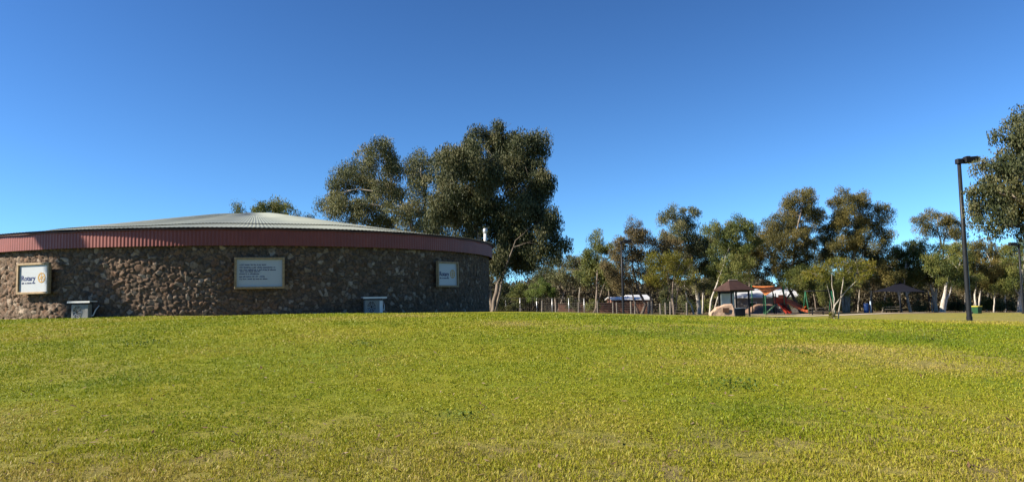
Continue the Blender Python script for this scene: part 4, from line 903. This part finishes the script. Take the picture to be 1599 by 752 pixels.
# slim stems of further gums inside the grove (trunks one can tell apart)
stems = [(1128, 489, 1126, 440, 112), (1172, 487, 1170, 420, 116), (1360, 488, 1356, 430, 108), (1378, 487, 1385, 430, 110), (1436, 486, 1428, 445, 112), (1505, 486, 1507, 440, 114), (1540, 486, 1544, 435, 116), (950, 486, 948, 430, 104), (905, 485, 908, 430, 108), (1570, 486, 1566, 436, 114), (1275, 488, 1268, 440, 112), (1340, 487, 1345, 430, 112)]
desc = ['behind the shelter roof, left', 'behind the orange sail, left of it', 'beside the blue drum bin', 'left of the navy sail centre', 'under the right tip of the navy sail', 'just left of the nearest lamp pole, far off', 'right of the wheelie bin', 'left of the middle lamp, far off', 'first slim one right of the tallest gum', 'left of the distant right lamp', 'behind the swings', 'behind the young lawn tree, right of it']
for i, ((a, b_, c_, e, d), ds) in enumerate(zip(stems, desc)):
    rd = random.Random(i + 50)
    make_tree('slender_gum', 'slender far gum with thin pale stem ' + ds, 'tree', ground_pt(a, d),
        bz([(c_ + rd.uniform(-8, 8), e - 6 + rd.uniform(-8, 4), 18, 13), (c_ + rd.uniform(-14, 14), e - 18, 16, 12), (c_ + rd.uniform(-10, 10), e + 8, 14, 9)], d, 1.5, 60 + i), ['olive', 'grey_green', 'dull_brown'][i % 3], ['white_bark', 'grey_bark', 'pale_bark'][i % 3],
        [(.12, [(a, b_, d), ((a + c_) / 2 + rd.uniform(-2, 2), (b_ + e) / 2, d), (c_, e, d)])], L=.3, lai=2.2, seed=60 + i, group=GUM)

# far scrub reads as one mass
rg = np.random.default_rng(5); N = 190000
sx_ = rg.random(N) * 175 - 60; sy_ = 124 + rg.random(N) * 20
env = 2.6 + 7.5 * fbm(sx_ * .13, sy_ * .05 + 3, 3) ** 1.3
cl = np.round(sx_ / 1.4) * 1.4 + rg.normal(0, .5, N); sz_ = hgt(sx_, sy_) + rg.random(N) ** .8 * env
Pc = np.stack([cl, sy_, sz_], -1); V = leaf_quads(Pc, .5, .45, .5, rg)
tt = np.clip(fbm(cl * .2, sy_ * .2, 3) + rg.normal(0, .15, N), 0, 1)
tag(link('distant_scrub', mesh_np('distant_scrub', V, np.arange(4 * N).reshape(-1, 4), False, [('tint', 'FACE', tt)]), M['scrub']), 'grey brown scrub filling the distance behind the gums', 'scrub', kind='stuff')

# ------------------------------------------------------------------ small weeds in the lawn
def weed(px, py, w, n, label, seed):
    # find where the ray meets the terrain
    d = 8.0
    while d < 60 and W(px, py, d).z > H(W(px, py, d).x, d) : d += .1
    c_ = W(px, py, d); rg = np.random.default_rng(seed); P = np.stack([c_.x + rg.normal(0, w, n), c_.y + rg.normal(0, w * 1.1, n), np.zeros(n)], -1)
    zz_ = hgt(P[:, 0], P[:, 1]); P[:, 2] = zz_ + .03 + rg.random(n) * .05; g = Vector((c_.x, c_.y, float(hgt(c_.x, c_.y)[0])))
    V = leaf_quads(P - np.array(g)[None], .036, .5, .2, rg)
    o = link('weed_patch', mesh_np('weed_patch', V, np.arange(4 * n).reshape(-1, 4), False, [('tint', 'FACE', rg.random(n) * .8)]), M['weed']); o.location = g
    tag(o, label, 'weed', 'broadleaf weed patches in the lawn', 'stuff')
M['weed'] = leafmat('weed_leaves', [(0.048, 0.088, 0.012), (0.088, 0.136, 0.016), (0.144, 0.184, 0.020)])
weed(1150, 607, .30, 260, 'widest dark green weed patch, in the lawn right of centre', 1)
weed(716, 652, .12, 80, 'small weed patch near the front of the lawn, left of centre', 2)
weed(215, 539, .28, 150, 'dark weed streak in the far left lawn below the stone wall', 3)
weed(1250, 552, .20, 110, 'faint weed tuft beyond the widest patch, to its right', 4)
weed(575, 540, .22, 110, 'faint weed streak in the mid lawn below the left of the second air conditioner', 5)
weed(1460, 532, .25, 110, 'far right weed tuft below the nearest lamp', 6)

# ------------------------------------------------------------------ undergrowth beneath the far gums
und = [(895, 472, 9, 8, 100, 'beyond the mesh fence end'), (925, 474, 10, 7, 98, 'left of the middle lamp'), (1065, 470, 12, 11, 104, 'between the dark shrub and the white trunk'), (1078, 476, 9, 8, 101, 'left of the white trunk of the two topped gum'),
       (1104, 474, 9, 9, 104, 'just left of the boulder'), (1246, 468, 14, 9, 107, 'behind the orange slides'), (1310, 474, 14, 9, 108, 'behind the young lawn tree'), (1385, 474, 14, 10, 108, 'behind the navy sail'),
       (1435, 476, 10, 8, 110, 'left of the white forked trunks'), (1492, 474, 12, 10, 110, 'right of the white forked trunks'), (1545, 472, 16, 10, 110, 'right of the wheelie bin'), (1572, 474, 12, 9, 108, 'left of the distant right lamp')]
for i, (px, py, rx, rz, d, ds) in enumerate(und):
    make_tree('bush', ['dark', 'olive', 'grey_green'][i % 3].replace('_', ' ') + ' undergrowth bush ' + ds, 'bush', ground_pt(px, d),
        bz([(px, py, rx, rz), (px + rx * .7, py + 4, rx * .7, rz * .7), (px - rx * .7, py + 3, rx * .7, rz * .7)], d, .6, 90 + i), ['dark', 'olive', 'grey_green'][i % 3], 'grey_bark',
        [(.05, [(px, 488, d), (px, py, d)])], L=.26, lai=2.6, clus=.6, seed=90 + i, group='bushes beneath the far gums')
